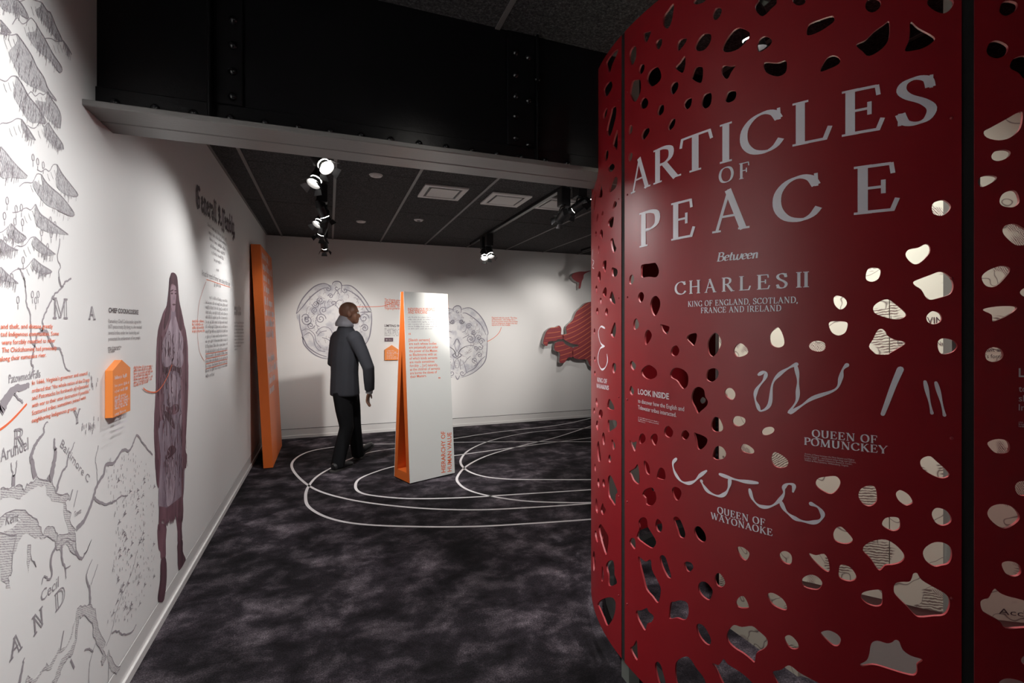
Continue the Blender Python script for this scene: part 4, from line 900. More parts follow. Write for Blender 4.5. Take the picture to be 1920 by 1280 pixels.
for cf, m_ in MTN:
    pts = [lp_(*p) for p in cf(m_)]; ink = Ink(); ink.poly(cat(pts, True, 3)); o = ink.build('mountain', S_left, 'engraved_mountain', mural, off=.0004+.00005*(WK := WK+1))
    k_ = Ink(); n = len(pts); k_.ribbon(cat(pts[:max(3, n//2+1)], False, 4), .0035)
    rnd = random.Random(len(m_)*31+int(m_[0][0]))
    cx_, cz_ = sum(p[0] for p in pts)/n, sum(p[1] for p in pts)/n; ys_ = [p[0] for p in pts]; zs_ = [p[1] for p in pts]
    for _ in range(70):                              # fine hatching inside the shaded flank
        y, z = rnd.uniform(min(ys_), max(ys_)), rnd.uniform(min(zs_), max(zs_))
        if not in_poly(np.array([y]), np.array([z]), pts)[0]: continue
        l = rnd.uniform(.012, .03); k_.ribbon([(y, z), (y-l*.25, z-l)], .0014)
    k_.build('hatching', S_left, 'ink_map', mural, off=.0018)
    # open ridge line on the lit side
    p0 = pts[0]; k_ = Ink(); sg = [p0]
    for q in range(1, 6): sg.append((p0[0]-.022*q, p0[1]-.012*q+rnd.uniform(-.012, .012)))
    k_.ribbon(cat(sg, False, 3), .0025)
    for q in range(3):
        y, z = p0[0]-.015-.02*q, p0[1]-.022-.012*q; k_.ribbon([(y, z), (y+.006, z-.010), (y+.014, z-.018)], .0015)
    k_.build('ridge_line', S_left, 'ink_map', mural, off=.0009)
def river(cf, pts, wd, m='ink_map', sub=5, wob=.0025):
    rnd = random.Random(int(pts[0][0]*7+pts[-1][1])); q = cat([lp_(*p) for p in cf(pts)], False, sub); n = len(q)
    q = [(y+rnd.uniform(-wob, wob), z+rnd.uniform(-wob, wob)) for y, z in q]
    w_ = [(wd[0]+(wd[1]-wd[0])*i/(n-1)) if isinstance(wd, tuple) else wd for i in range(n)]
    ink = Ink(); ink.ribbon(q, w_); ink.build('river', S_left, m, mural, off=.0014)
th_, md, tk = .0035, .006, .013
for cf, pts, wd in ((cb, [(510,850),(505,930),(485,1010),(515,1090),(500,1160),(520,1260)], th_), (cb, [(150,1100),(190,1170),(215,1280)], th_),
 (cc, [(190,0),(210,80),(212,200),(245,310),(250,420),(255,520),(285,570)], (th_, md)), (cc, [(485,0),(490,45),(515,75),(535,40),(585,10)], md), (cc, [(515,75),(440,150),(420,190),(385,260),(350,350),(350,420),(300,480),(280,570),(270,640),(255,700),(270,740),(260,820)], md),
 (cc, [(330,430),(380,450),(410,520),(440,580),(490,590),(515,650),(535,740),(575,770)], (.012, th_)), (cc, [(0,1100),(30,1040),(80,960),(130,920),(200,905),(240,890)], (.035, .012)), (cc, [(110,965),(150,1000),(185,1035)], md),
 (cd, [(440,50),(405,80),(395,160),(350,220),(310,290),(285,370),(295,440),(320,560)], (th_, .02)), (cd, [(497,200),(500,290),(510,320),(495,430),(470,540),(450,590)], (md, .03)), (cd, [(685,230),(660,310),(630,360),(610,460),(565,530),(530,640),(515,710)], (th_, .012)),
 (cd, [(905,265),(880,400),(890,500),(895,620)], th_), (cd, [(1405,355),(1350,290),(1310,240),(1270,180),(1250,190),(1220,270),(1190,320),(1140,305),(1100,350),(1050,430),(975,445),(955,530),(890,640),(860,750),(820,860),(770,970),(700,1040)], (.007, .018)),
 (cd, [(865,755),(920,790),(980,810),(1060,780),(1110,740),(1180,730)], (.012, th_)), (cd, [(840,1140),(810,1220),(770,1270)], th_), (cd, [(100,430),(110,520),(120,550),(145,500),(150,410)], th_), (cd, [(120,550),(115,650)], .015), (cd, [(670,680),(640,780)], md), (cd, [(712,680),(680,830)], th_),
 (ce, [(785,225),(740,340),(740,400),(765,480),(770,600)], (th_, .014)), (ce, [(835,260),(800,370),(775,440)], th_), (ce, [(1170,150),(1130,320),(1080,440),(1030,560),(990,680),(950,850),(905,960)], th_), (ce, [(955,850),(1010,835),(1045,865),(1120,850),(1165,775)], md),
 (ce, [(815,945),(780,1050),(760,1160),(760,1280)], th_), (ce, [(930,1100),(925,1280)], th_), (ce, [(720,1000),(760,990),(795,1015)], md), (ce, [(205,1060),(185,1160),(165,1280)], (th_, .014)), (ce, [(540,830),(510,1010)], md),
 (ce, [(480,110),(430,220),(440,350),(410,400),(375,360),(350,440)], (.012, th_)), (ce, [(520,100),(530,230),(555,300),(560,390)], (.012, th_)), (ce, [(555,305),(600,270)], th_), (ce, [(775,60),(740,150),(690,215),(640,150)], (th_, .012)), (ce, [(600,1080),(635,1150)], .008)):
    river(cf, pts, wd)
WK = 0
for cf, pts in ((cd, [(0,670),(60,668),(110,645),(150,640),(200,640),(218,695),(240,630),(300,610),(330,560),(380,575),(440,590),(470,560),(490,640),(520,720),(600,715),(640,740),(600,800),(610,870),(650,900),(640,960),(690,1060),(690,1140),(640,1120),(610,990),(580,900),(580,790),(480,770),(430,740),(430,650),(350,640),(280,680),(180,760),(100,740),(0,770)]),
 (cd, [(0,930),(140,860),(260,890),(330,960),(370,1020),(400,1090),(420,1030),(480,1010),(530,1090),(520,1190),(560,1150),(620,1130),(690,1150),(700,1250),(660,1200),(600,1150),(520,1250),(500,1150),(440,1110),(380,1130),(300,1120),(250,1060),(180,1130),(130,1280),(0,1280),(0,1100),(50,1060),(120,1020),(200,950),(150,920),(60,950),(0,1020)]),
 (ce, [(0,0),(130,10),(110,160),(100,330),(70,380),(90,490),(40,430),(0,400)]), (ce, [(235,90),(265,95),(260,190),(305,285),(262,210),(240,340),(232,180)]),
 (ce, [(485,20),(560,0),(640,0),(650,150),(690,215),(600,140),(560,80),(520,150),(490,110)]),
 (ce, [(660,640),(690,610),(740,625),(775,600),(790,640),(820,660),(820,740),(850,850),(900,930),(880,1000),(910,1060),(880,1130),(860,1090),(880,1040),(830,940),(800,890),(790,760),(740,700),(700,710),(670,720),(660,850),(640,960),(620,1040),(570,1070),(530,1140),(510,1210),(470,1280),(440,1280),(480,1200),(520,1080),(600,1000),(640,900),(650,720),(640,760),(610,900),(560,990),(500,1030),(430,1160),(360,1190),(300,1280),(270,1280),(350,1170),(420,1120),(500,990),(560,970),(600,880),(640,740)]),
 (ce, [(930,1000),(950,1060),(980,1120),(1030,1140),(1000,1200),(950,1180),(930,1120),(915,1060)]), (ce, [(215,1280),(230,1230),(260,1225),(290,1280)]), (ce, [(360,1180),(400,1110),(435,1160)])):
    q = [lp_(*p) for p in cf(pts)]; rnd = random.Random(len(pts)); rough = []
    for i in range(len(q)):                          # ragged shore
        a, b_ = q[i], q[(i+1) % len(q)]
        for t in (0, .33, .66): rough.append((a[0]+(b_[0]-a[0])*t+rnd.uniform(-.004, .004), a[1]+(b_[1]-a[1])*t+rnd.uniform(-.004, .004)))
    ink = Ink(); ink.poly(rough); ink.build('shaded_water', S_left, 'engraved_coast', mural, off=.0005+.00008*(WK := WK+1))
    ink = Ink(); ink.ribbon(rough[:int(len(rough)*.6)], .0028); ink.build('shore_line', S_left, 'ink_map', mural, off=.0013)
rnd = random.Random(5); ink = Ink()                  # tufts, trees and dots of the map
reg = [(195, 868), (245, 850), (285, 880), (290, 1000), (288, 1100), (240, 1165), (200, 1170), (215, 1000)]
for _ in range(420):
    px, py = rnd.uniform(190, 292), rnd.uniform(850, 1170)
    if not in_poly(np.array([px]), np.array([py]), reg)[0]: continue
    y, z = lp_(px, py); h_ = rnd.uniform(.006, .016); ink.ribbon([(y, z), (y+rnd.uniform(-.002, .002), z+h_)], rnd.uniform(.002, .004))
for _ in range(46):
    px, py = rnd.uniform(205, 290), rnd.uniform(880, 1170)
    if not in_poly(np.array([px]), np.array([py]), reg)[0]: continue
    y, z = lp_(px, py)
    for k in range(7):
        a = R_(20+k*22+rnd.uniform(-8, 8)); l = rnd.uniform(.012, .035); ink.ribbon([(y+k*.006, z), (y+k*.006+l*math.cos(a), z+l*.6*math.sin(a))], .0026)
for bx_, by_ in ((168, 713), (175, 722), (160, 800), (172, 808), (166, 815), (178, 795)):
    for _ in range(5):
        y, z = lp_(bx_+rnd.uniform(-8, 8), by_+rnd.uniform(-9, 9)); ink.ribbon([(y, z), (y, z+.015)], .004)
ink.build('map_tufts', S_left, 'ink_map', mural, off=.0015, kind='stuff')
for cf, pts in ((cb, [(58, 530), (135, 600), (180, 590), (35, 660), (125, 710), (190, 715), (430, 695), (468, 735), (352, 805), (435, 820), (405, 925), (40, 870), (98, 1185), (195, 1040), (280, 160), (320, 195), (368, 225)]), (cc, [(145, 185), (265, 140), (312, 140), (292, 190)])):
    for p in cf(pts):
        y, z = lp_(*p); ink = Ink(); ink.ribbon([(y+.006*math.cos(a), z+.010*math.sin(a)) for a in [k*.785 for k in range(8)]], .003, True); ink.ribbon([(y, z-.013), (y, z-.026)], .0026)
        ink.build('tree_symbol', S_left, 'ink_map', mural, off=.0012)
for ch, a, b_, cap_px in (('M', (97, 596.5), (127, 597), (108, 559)), ('A', (165, 598.5), (178, 599), (170, 575)), ('R', (23, 839), (44, 833), (24, 806)), ('Y', (138, 796), (149.5, 791), (139, 770)), ('A', (17, 1240), (40, 1214), (14, 1206)), ('N', (61, 1194), (82, 1168), (58, 1160)), ('D', (102, 1149), (121, 1126), (99, 1118))):
    A_, B_, Cc = lp_(*a), lp_(*b_), lp_(*cap_px); d = math.hypot(B_[0]-A_[0], B_[1]-A_[1]); nx, ny = -(B_[1]-A_[1])/d, (B_[0]-A_[0])/d
    cap = abs((Cc[0]-A_[0])*nx+(Cc[1]-A_[1])*ny); ink = Ink(); serif(ink, ch, A_, B_, cap, outline=.0035); ink.build('map_letter', S_left, 'ink_map', mural, off=.0015)
for s_, a, b_, cap in (('Arundel', cd([(0, 425)])[0], cd([(258, 305)])[0], .036), ('Patowmeck Falls', cc([(68, 875)])[0], cc([(330, 825)])[0], .024), ('Kent', cd([(45, 1005)])[0], cd([(165, 965)])[0], .026), ('Cecil', ce([(345, 590)])[0], ce([(498, 455)])[0], .034),
                       ('Baltimore C', cd([(548, 275)])[0], cd([(808, 615)])[0], .026), ('Towne', cd([(682, 935)])[0], cd([(745, 890)])[0], .02)):
    ink = Ink(); put_text(ink, s_, lp_(*a), lp_(*b_), cap); ink.build('map_name', S_left, 'ink_map', mural, off=.0015)
ink = Ink(); ink.ribbon(cat([lp_(*p) for p in ((49, 757), (30, 778), (10, 797), (-20, 818))], False, 5), .0065)
o = ink.build('pointer_line', S_left, 'ink_orange', None, off=.0018); o['label'] = 'thin orange pointer line curving over the map, below orange text'; o['category'] = 'wall graphic'
def text_block(name, label, lines, m, surf, fn, cat_='wall text', bold=0.0, single=True):
    o = thing(name, label, cat_, surf(fn(*lines[0][1]), 0))
    for k, (s_, a, b_, cap) in enumerate(lines):
        ink = Ink(); A_, B_ = fn(*a), fn(*b_)
        if s_: put_text(ink, s_, A_, B_, cap, bold)
        else: greek(ink, A_, B_, cap, len(label)+k*13)
        tl = ink.build('text_line', surf, m, o, off=.0019)
        if not s_: tl['kind'] = 'stuff'
    return o
hpx = lambda fn, px, y0, y1: abs(fn(px, y0)[1]-fn(px, y1)[1])
c1 = hpx(on_left, 50, 608, 616.5)
text_block('wall_text', 'orange paragraph cut by the left edge, printed over the map', [('and theft, and disease greatly', (0, 616), (98, 615), c1), ('ted Indigenous communities. Some', (0, 630.5), (109, 628.7), c1), ('were forcibly resettled to other', (2, 646), (102.5, 641.5), c1),
           ('The Chickahominy had previously', (2, 660.5), (105, 655.5), c1), ('along their namesake river.', (-2, 677.5), (85.6, 668.4), c1)], 'ink_orange', S_left, on_left, bold=.006)
text_block('wall_text', 'orange slanting paragraph beginning In 1666, printed over the map', [("In 1666, Virginia's governor and council", (59, 721.6), (162.7, 702.4), c1), ('ordered that \u201cthe whole nation of the Doegs', (58.5, 736.4), (167, 714.4), c1), ('and Potomacks be forthwith p[ro]secuted', (58.5, 750), (165, 725.5), c1),
           ('with war to their utter destruction if possible.\u201d', (58.5, 764.2), (168, 735.5), c1), ('Scattered tribes sometimes joined with', (58.5, 778.3), (159.7, 747.7), c1), ('neighboring Indigenous groups.', (58.5, 792.5), (143, 767), c1)], 'ink_orange', S_left, on_left, bold=.006)
text_block('wall_text', 'dark plum bold heading above the grey paragraph on long wall', [('CHIEF COCKACOESKE', (202.8, 585.3), (258.7, 589), hpx(on_left, 203, 576.5, 585.5))], 'ink_dark', S_left, on_left, bold=.02)
c2 = hpx(on_left, 230, 598.5, 605.5)
text_block('wall_text', 'small grey paragraph under the plum heading on long wall', [('Pamunkey Chief Cockacoeske signed the', (202.3, 605), (264, 606), c2), ('1677 peace treaty. By doing so, she reunited', (202.3, 615.5), (265, 615.5), c2), ('several tribes under her leadership and', (202.3, 627), (260, 626), c2), ('prevented the enslavement of her people.', (202.3, 638.5), (262.5, 635.3), c2)], 'ink_grey', S_left, on_left)
text_block('wall_text', 'tiny dark credit lines under the small grey paragraph', [('', (202.3, 653+4.2*k), ((227, 224, 214)[k], 651.5+4*k), .008) for k in range(3)], 'ink_dark', S_left, on_left)
text_block('wall_text', 'small orange note between the house-shaped plaque and painted figure', [('', (250, 691+5.6*k), ((285, 283, 285, 281, 285, 283, 276)[k], 687.2+5*k), .012) for k in range(7)], 'ink_orange', S_left, on_left)
ink = Ink(); ink.ribbon(cat([lp_(*p) for p in ((267, 727), (273, 732), (283, 735), (293, 733.5), (303, 723), (313, 705), (321, 684))], False, 5), .006)
o = ink.build('pointer_line', S_left, 'ink_orange', None, off=.0034); o['label'] = 'thin orange pointer line running onto the painted figure'; o['category'] = 'wall graphic'
# blackletter title: upright broken stems with diamond feet
ga = thing('blackletter_title', 'grey blackletter title high on the long white wall', 'wall text', S_left(lp_(369, 384), 0))
BL = {'G': (1.15, [[(.8, .95), (.35, .98), (.15, .7), (.15, .25), (.4, .0), (.8, .12), (.8, .5), (.5, .52)], [(.45, .9), (.45, .1)]]), 'A': (1.05, [[(.1, .75), (.35, 1), (.55, .9), (.55, .1), (.75, 0), (.95, .1)], [(.3, .8), (.3, .1), (.1, 0)], [(.2, .45), (.6, .45)]]),
      'e': (.62, [[(.15, .55), (.15, .1), (.3, 0), (.5, .1)], [(.15, .55), (.32, .66), (.5, .5), (.15, .33)]]), 'n': (.74, [[(.15, .62), (.15, 0)], [(.15, .5), (.4, .66), (.55, .55), (.55, 0)]]), 'r': (.5, [[(.15, .62), (.15, 0)], [(.15, .5), (.35, .66), (.45, .58)]]),
      'a': (.66, [[(.15, .6), (.35, .66), (.5, .55), (.5, 0)], [(.5, .35), (.2, .3), (.15, .1), (.3, 0), (.5, .1)]]), 'l': (.4, [[(.2, 1), (.2, .06), (.34, 0)]]), 's': (.5, [[(.2, -.2), (.2, .9), (.3, 1), (.45, .92)]]), 'm': (1.05, [[(.15, .62), (.15, 0)], [(.15, .5), (.4, .66), (.5, .55), (.5, 0)], [(.5, .5), (.75, .66), (.88, .55), (.88, 0)]]),
      'b': (.7, [[(.15, 1), (.15, .05), (.35, 0), (.55, .12), (.55, .5), (.4, .64), (.15, .5)]]), 'y': (.72, [[(.15, .62), (.15, .1), (.35, 0), (.55, .12)], [(.55, .66), (.55, 0), (.3, -.3)]]), ',': (.3, [[(.15, .1), (.05, -.15)]]), ' ': (.5, [])}
adv = 0; string = 'Generall Assembly,'; tot = sum(BL[c_][0] for c_ in string); A_, B_ = lp_(366.5, 386), lp_(440, 441); cap = hpx(on_left, 403, 377.6, 411.8)
for ch in string:
    ink = Ink()
    for sp in BL[ch][1]:
        q = [(A_[0]+(B_[0]-A_[0])*(adv+x)/tot, A_[1]+(B_[1]-A_[1])*(adv+x)/tot+y*cap) for x, y in sp]; kx = (B_[0]-A_[0])/tot
        ink.ribbon(q, [.13*kx*1.0 if False else .028]*len(q))
        for e in (q[0], q[-1]): ink.poly([(e[0]-.024, e[1]), (e[0], e[1]-.024), (e[0]+.024, e[1]), (e[0], e[1]+.024)])
    if ink.v: ink.build('letter', S_left, 'ink_dark', ga, off=.0012)
    adv += BL[ch][0]
c7_ = lambda x, y: (350+x/5.565, 330+y/5.565); c8_ = lambda x, y: (350+x/7.108, 540+y/7.108)
text_block('wall_text', 'centred small grey lines under the blackletter title', [('', c7_(*a), c7_(*b_), .026) for a, b_ in (((218, 520), (415, 680)), ((225, 598), (410, 726)), ((237, 668), (402, 780)), ((247, 742), (393, 828)), ((258, 808), (383, 876)), ((282, 886), (360, 920)), ((308, 990), (340, 998)), ((285, 1145), (352, 1162)))], 'ink_grey', S_left, on_left)
ink = Ink(); put_text(ink, 'An act for repeal of former laws making Indians and', lp_(*c7_(157, 1035)), lp_(*c7_(450, 1150)), .042); ink.build('text_line', S_left, 'ink_grey', bpy.data.objects['blackletter_title'], off=.0012)
bl_ = [140, 205, 270, 338, 402, 468, 530, 597, 665, 730, 797, 865, 930, 997, 1065, 1125, 1190]; br_ = [190, 245, 303, 360, 413, 472, 528, 585, 642, 698, 758, 818, 873, 933, 988, 1040, 1165]
text_block('wall_text', 'tall grey column of old printed text with orange underlining', [('', c8_(300 if k == 0 else 250, bl_[k]), c8_(362 if k == 16 else 540, br_[k]), .024) for k in range(17)], 'ink_grey', S_left, on_left)
ul = thing('underlining', 'thin orange underlines within the tall grey text column', 'wall graphic', S_left(lp_(*c8_(250, 870)), 0))
for k in (11, 12, 13, 14): 
    ink = Ink(); ink.ribbon([lp_(*c8_(250, bl_[k]+12)), lp_(*c8_(540, br_[k]+10))], .004); ink.build('underline', S_left, 'ink_orange', ul, off=.0022)
ink = Ink(); ink.ribbon([lp_(*c7_(205, 1078)), lp_(*c7_(452, 1160))], .004); ink.build('underline', S_left, 'ink_orange', ul, off=.0022)
ink = Ink(); ink.ribbon(cat([lp_(*p) for p in ((386, 528), (378, 550), (372, 575), (370, 610), (371, 640), (375, 662), (383, 677))], False, 5), .004)
o = ink.build('pointer_line', S_left, 'ink_red', None, off=.0012); o['label'] = 'thin red arc linking two underlined passages of grey text'; o['category'] = 'wall graphic'
text_block('wall_text', 'small orange note left of the tall grey text column', [('', c8_(70, 452+46*k), c8_((230, 218, 226, 232)[k], 455+42*k), .018) for k in range(4)], 'ink_orange', S_left, on_left)
text_block('wall_text', 'two-line grey heading nearest the leaning orange slab', [('', c8_(635, 290), c8_(718, 295), .045), ('', c8_(635, 355), c8_(722, 362), .045)], 'ink_grey', S_left, on_left)
text_block('wall_text', 'narrow grey paragraph nearest the leaning orange slab', [('', c8_(635, 470+45*k), c8_((762, 758, 755, 760, 762, 755, 760, 718, 672)[k], 474+43.5*k), .018) for k in range(9)], 'ink_grey', S_left, on_left)
# painted standing figure, life size, in plum tones
fig = thing('painted_figure', 'life-size painted figure of standing woman in plum tones on the white wall', 'painting', S_left(lp_(305, 1118), 0))
pa, pb = crop(270, 500, 4), crop(270, 800, 3.765)
def wash(name, cf, pts, m, off, sub=3, jag=0):
    q = [lp_(*p) for p in cf(pts)]
    q = cat(q, True, sub)
    if jag:
        rnd = random.Random(len(pts)); q = [(y+rnd.uniform(-jag, jag), z+rnd.uniform(-jag, jag)) for y, z in q]
    ink = Ink(); ink.poly(q); return ink.build(name, S_left, m, fig, off=off)
wash('robe', pa, [(190,90),(205,48),(235,55),(250,100),(262,250),(285,350),(305,450),(325,560),(330,700),(332,850),(325,1050),(315,1250),(308,1400),(298,1560),(200,1590),(95,1560),(82,1400),(75,1280),(78,1100),(88,900),(92,650),(105,480),(140,350),(170,290),(183,180)], 'paint_shawl', .0006, jag=.003)
wash('robe_edge', pa, [(92,650),(105,480),(150,340),(165,360),(130,520),(120,700),(112,950),(120,1250),(118,1500),(95,1540),(82,1400),(75,1280),(78,1100),(88,900)], 'paint_plum', .0010, jag=.003)
wash('robe_edge', pa, [(305,450),(325,560),(330,700),(332,850),(325,1050),(315,1250),(300,1500),(282,1480),(290,1200),(300,900),(295,650),(285,480),(290,420)], 'paint_plum', .0010, jag=.003)
wash('hair', pa, [(190,90),(205,48),(220,44),(238,58),(250,100),(262,250),(285,360),(290,450),(270,480),(250,420),(232,330),(240,200),(232,140),(205,130),(195,170),(196,300),(180,400),(150,470),(150,400),(170,290),(183,180)], 'paint_dark', .0016)
wash('face', pa, [(198,160),(215,138),(240,150),(246,200),(240,280),(228,330),(212,335),(200,290),(194,220)], 'paint_skin', .0013)
wash('brow', pa, [(196,178),(215,170),(217,178),(198,186)], 'paint_dark', .0020); wash('brow', pa, [(226,176),(243,176),(243,184),(227,183)], 'paint_dark', .0020)
for x in (206, 235): wash('eye', pa, [(x-9, 200), (x, 193), (x+9, 200), (x, 207)], 'paint_dark', .0021)
wash('nose', pa, [(222,205),(230,240),(222,248),(214,243)], 'paint_pale', .0021); wash('mouth', pa, [(208,282),(220,276),(234,282),(221,291)], 'paint_plum', .0021)
wash('neck', pa, [(205,320),(232,320),(245,400),(250,480),(215,520),(180,480),(195,400)], 'paint_skirt', .0012)
wash('blouse', pa, [(170,480),(205,380),(240,380),(275,490),(290,540),(285,640),(215,680),(140,640),(140,560)], 'paint_pale', .0014)
wash('arm', pa, [(135,640),(175,625),(210,660),(215,700),(180,750),(140,740),(130,690)], 'paint_pale', .0018); wash('arm', pa, [(285,640),(240,660),(205,700),(225,740),(270,755),(292,720)], 'paint_pale', .0018)
wash('sash', pa, [(150,745),(270,750),(275,810),(215,830),(150,800)], 'paint_dark', .0016)
wash('skirt', pa, [(165,800),(262,800),(275,950),(282,1150),(285,1400),(255,1660),(160,1690),(130,1600),(138,1300),(148,1000)], 'paint_skirt', .0017, jag=.002)
wash('skirt_light', pa, [(190,810),(240,830),(250,980),(200,1050),(170,1040),(180,940)], 'paint_pale', .0021)
wash('skirt_mark', pa, [(150,1080),(200,1110),(230,1200),(220,1215),(180,1160),(155,1110)], 'paint_dark', .0021); wash('skirt_mark', pa, [(160,1050),(250,1030),(260,1080),(200,1110)], 'paint_plum', .0019)
wash('skirt_mark', pb, [(150,230),(170,150),(200,130),(225,160),(200,200)], 'paint_dark', .0022); wash('skirt_light', pb, [(165,250),(205,240),(215,400),(200,520),(160,560),(155,420)], 'paint_pale', .0020)
wash('skirt', pb, [(110,-40),(280,-40),(285,250),(275,500),(225,545),(160,600),(105,590),(105,380),(115,200)], 'paint_skirt', .0016, jag=.002)
wash('robe_edge', pb, [(75,-60),(118,-60),(114,200),(108,380),(100,430),(85,370),(78,200)], 'paint_plum', .0012, jag=.003); wash('robe_edge', pb, [(266,-60),(292,-60),(290,150),(302,200),(295,290),(280,300),(275,470),(262,480),(265,250)], 'paint_plum', .0018, jag=.003)
fr = [(105,560)]; rnd = random.Random(2)
for k in range(17):
    x = 100+k*10.5; base = 730-(k-6)*0 if k < 9 else 640+0*k
    zt_ = 720-4*k+rnd.uniform(-25, 25); fr += [(x, zt_), (x+5, zt_-40)]
fr += [(275,590),(272,480),(225,520),(160,570)]
wash('fringe', pb, fr, 'paint_plum', .0022, sub=1)
wash('leg', pb, [(97,690),(155,700),(152,800),(150,930),(118,930),(115,880),(100,850)], 'paint_plum', .0012); wash('leg', pb, [(228,640),(265,620),(265,720),(268,800),(238,820),(236,740)], 'paint_plum', .0012)
wash('boot', pb, [(118,940),(152,930),(158,1060),(145,1190),(130,1235),(100,1230),(97,1190),(112,1080)], 'paint_dark', .0018); wash('boot', pb, [(236,820),(270,800),(272,880),(292,930),(285,955),(255,1005),(240,995),(236,900)], 'paint_dark', .0018)
ink = Ink()
for k in range(90):                                  # brush strokes over the robe
    x, y = rnd.uniform(100, 320), rnd.uniform(480, 1500); q = [(x, y), (x+rnd.uniform(-6, 6), y+rnd.uniform(40, 140))]
    ink.ribbon([lp_(*p) for p in pa(q)], rnd.uniform(.003, .008))
ink.build('brush_strokes', S_left, 'paint_plum', fig, off=.0026, kind='stuff')
for m_, n_, o_ in (('paint_pale', 70, .0028), ('paint_dark', 70, .0030)):
    ink = Ink()
    for k in range(n_):
        x, y = rnd.uniform(135, 285), rnd.uniform(480, 1650); dx = rnd.uniform(-10, 10); l = rnd.uniform(25, 120)
        ink.ribbon(cat([lp_(*p) for p in pa([(x, y), (x+dx, y+l*.5), (x+rnd.uniform(-6, 6), y+l)])], False, 3), rnd.uniform(.002, .006))
    ink.build('brush_strokes', S_left, m_, fig, off=o_, kind='stuff')
# ------------------------------------------------------------------ back wall graphics
def bb_(px, py): return on_back(px, py)
def scroll(ink, cx_, cy_, r, turns, ph, sgn, wd):
    n = int(22*turns); ink.ribbon([bb_(cx_+r*(1-i/n*.88)*math.cos(ph+sgn*6.283*turns*i/n), cy_+r*(1-i/n*.88)*math.sin(ph+sgn*6.283*turns*i/n)) for i in range(n+1)], wd)
def badge(name, label, cf, outl, fills, scrolls, extra, strokes_seed, cxp, cyp, rx, ry):
    o = thing(name, label, 'wall drawing', S_back(bb_(cxp, cyp+ry), 0), 'badge drawings on the back wall')
    ink = Ink(); ink.poly(cat([bb_(*p) for p in cf(fills)], True, 3)); ink.build('wash', S_back, 'badge_wash', o, off=.0006)
    for pts in outl:
        ink = Ink(); q = cat([bb_(*p) for p in cf(pts)], False, 5); n = len(q); ink.ribbon(q, [.007+.009*math.sin(3.14*i/(n-1)) for i in range(n)]); ink.build('outline', S_back, 'ink_badge', o, off=.0012)
    for x, y, r, tr, ph, sg in scrolls:
        ink = Ink(); (X, Y), = cf([(x, y)]); scroll(ink, X, Y, r/8, tr, R_(ph), sg, .011); ink.build('scroll', S_back, 'ink_badge', o, off=.0014)
    for pts in extra:
        ink = Ink(); ink.ribbon(cat([bb_(*p) for p in cf(pts)], False, 4), .009); ink.build('scroll', S_back, 'ink_badge', o, off=.0014)
    rnd = random.Random(strokes_seed); ink = Ink()
    for _ in range(170):
        a, rr = rnd.uniform(0, 6.283), rnd.uniform(.25, .97)**.6; x, y = cxp+rx*rr*math.cos(a), cyp+ry*rr*math.sin(a); a2 = a+1.57+rnd.uniform(-.9, .9); l = rnd.uniform(1.5, 5)
        ink.ribbon(cat([bb_(x, y), bb_(x+l*math.cos(a2), y+l*math.sin(a2)), bb_(x+1.8*l*math.cos(a2+.5), y+1.8*l*math.sin(a2+.5))], False, 3), rnd.uniform(.004, .008))
    ink.build('pencil_strokes', S_back, 'ink_pale', o, off=.001, kind='stuff'); return o
b1 = crop(545, 520, 8)
badge('badge_drawing', 'round pencil drawing of scrolled badge on back wall behind walking person', b1,
 [[(85,545),(120,430),(200,290),(350,140),(500,90),(600,130)], [(625,110),(640,75),(690,58),(745,75),(765,130),(755,230)], [(760,120),(900,125),(1040,240),(1150,390),(1210,500)], [(85,545),(180,440),(260,340),(350,250),(470,170),(560,150)], [(790,170),(900,210),(1000,280),(1080,370),(1160,500),(1205,515)],
  [(1210,520),(1215,650),(1190,850),(1150,960),(1080,1040)], [(130,550),(140,720),(180,880),(200,1000),(320,1130),(450,1200),(560,1222)], [(165,890),(200,930),(260,1040),(400,1140),(540,1190)], [(1205,515),(1120,520),(1040,525)]],
 [(85,545),(200,290),(350,140),(500,90),(620,115),(690,60),(760,120),(900,125),(1040,240),(1150,390),(1210,500),(1215,650),(1190,850),(1080,1040),(900,1170),(700,1230),(560,1222),(450,1200),(320,1130),(200,1000),(140,720)],
 [(440,345,60,1.8,0,1),(375,400,55,1.8,180,-1),(360,495,50,1.6,90,1),(250,640,80,1.7,200,-1),(300,720,55,1.6,0,1),(450,620,80,1.8,0,-1),(490,490,60,1.4,120,1),(690,160,40,1.0,0,1),(565,170,45,1.3,270,1),(815,195,40,1.3,180,-1),(600,280,40,1.4,180,1),(1100,610,75,1.5,0,-1),(1110,760,60,1.6,200,1),(230,600,60,1.2,180,1),(640,390,45,1.2,60,-1)],
 [[(520,350),(510,420),(540,460),(600,430),(660,400),(720,340),(770,350)], [(550,380),(580,330)], [(380,640),(380,700),(430,740)], [(640,270),(690,200),(740,270)], [(170,800),(230,770),(290,790),(360,860),(380,960),(460,1060)], [(380,840),(420,780),(500,740),(590,770),(630,850)], [(400,880),(450,820),(540,800)], [(200,870),(280,830),(340,900),(360,1000),(420,1090),(520,1110)], [(680,420),(720,470)], [(470,900),(560,930),(640,1000)], [(700,900),(800,840),(900,900),(960,1000)]],
 3, 627, 598, 62, 66)
b2 = crop(820, 560, 8); mir = lambda pts: [(590-x, y) for x, y in pts]
ol2 = [[(360,160),(480,135),(600,210),(700,340),(760,500),(742,552)], [(745,560),(748,680),(740,800),(720,920),(650,1020),(520,1120),(370,1178)], [(380,215),(440,220),(560,300),(660,400),(730,540)], [(720,860),(640,930),(560,1040),(430,1110)]]
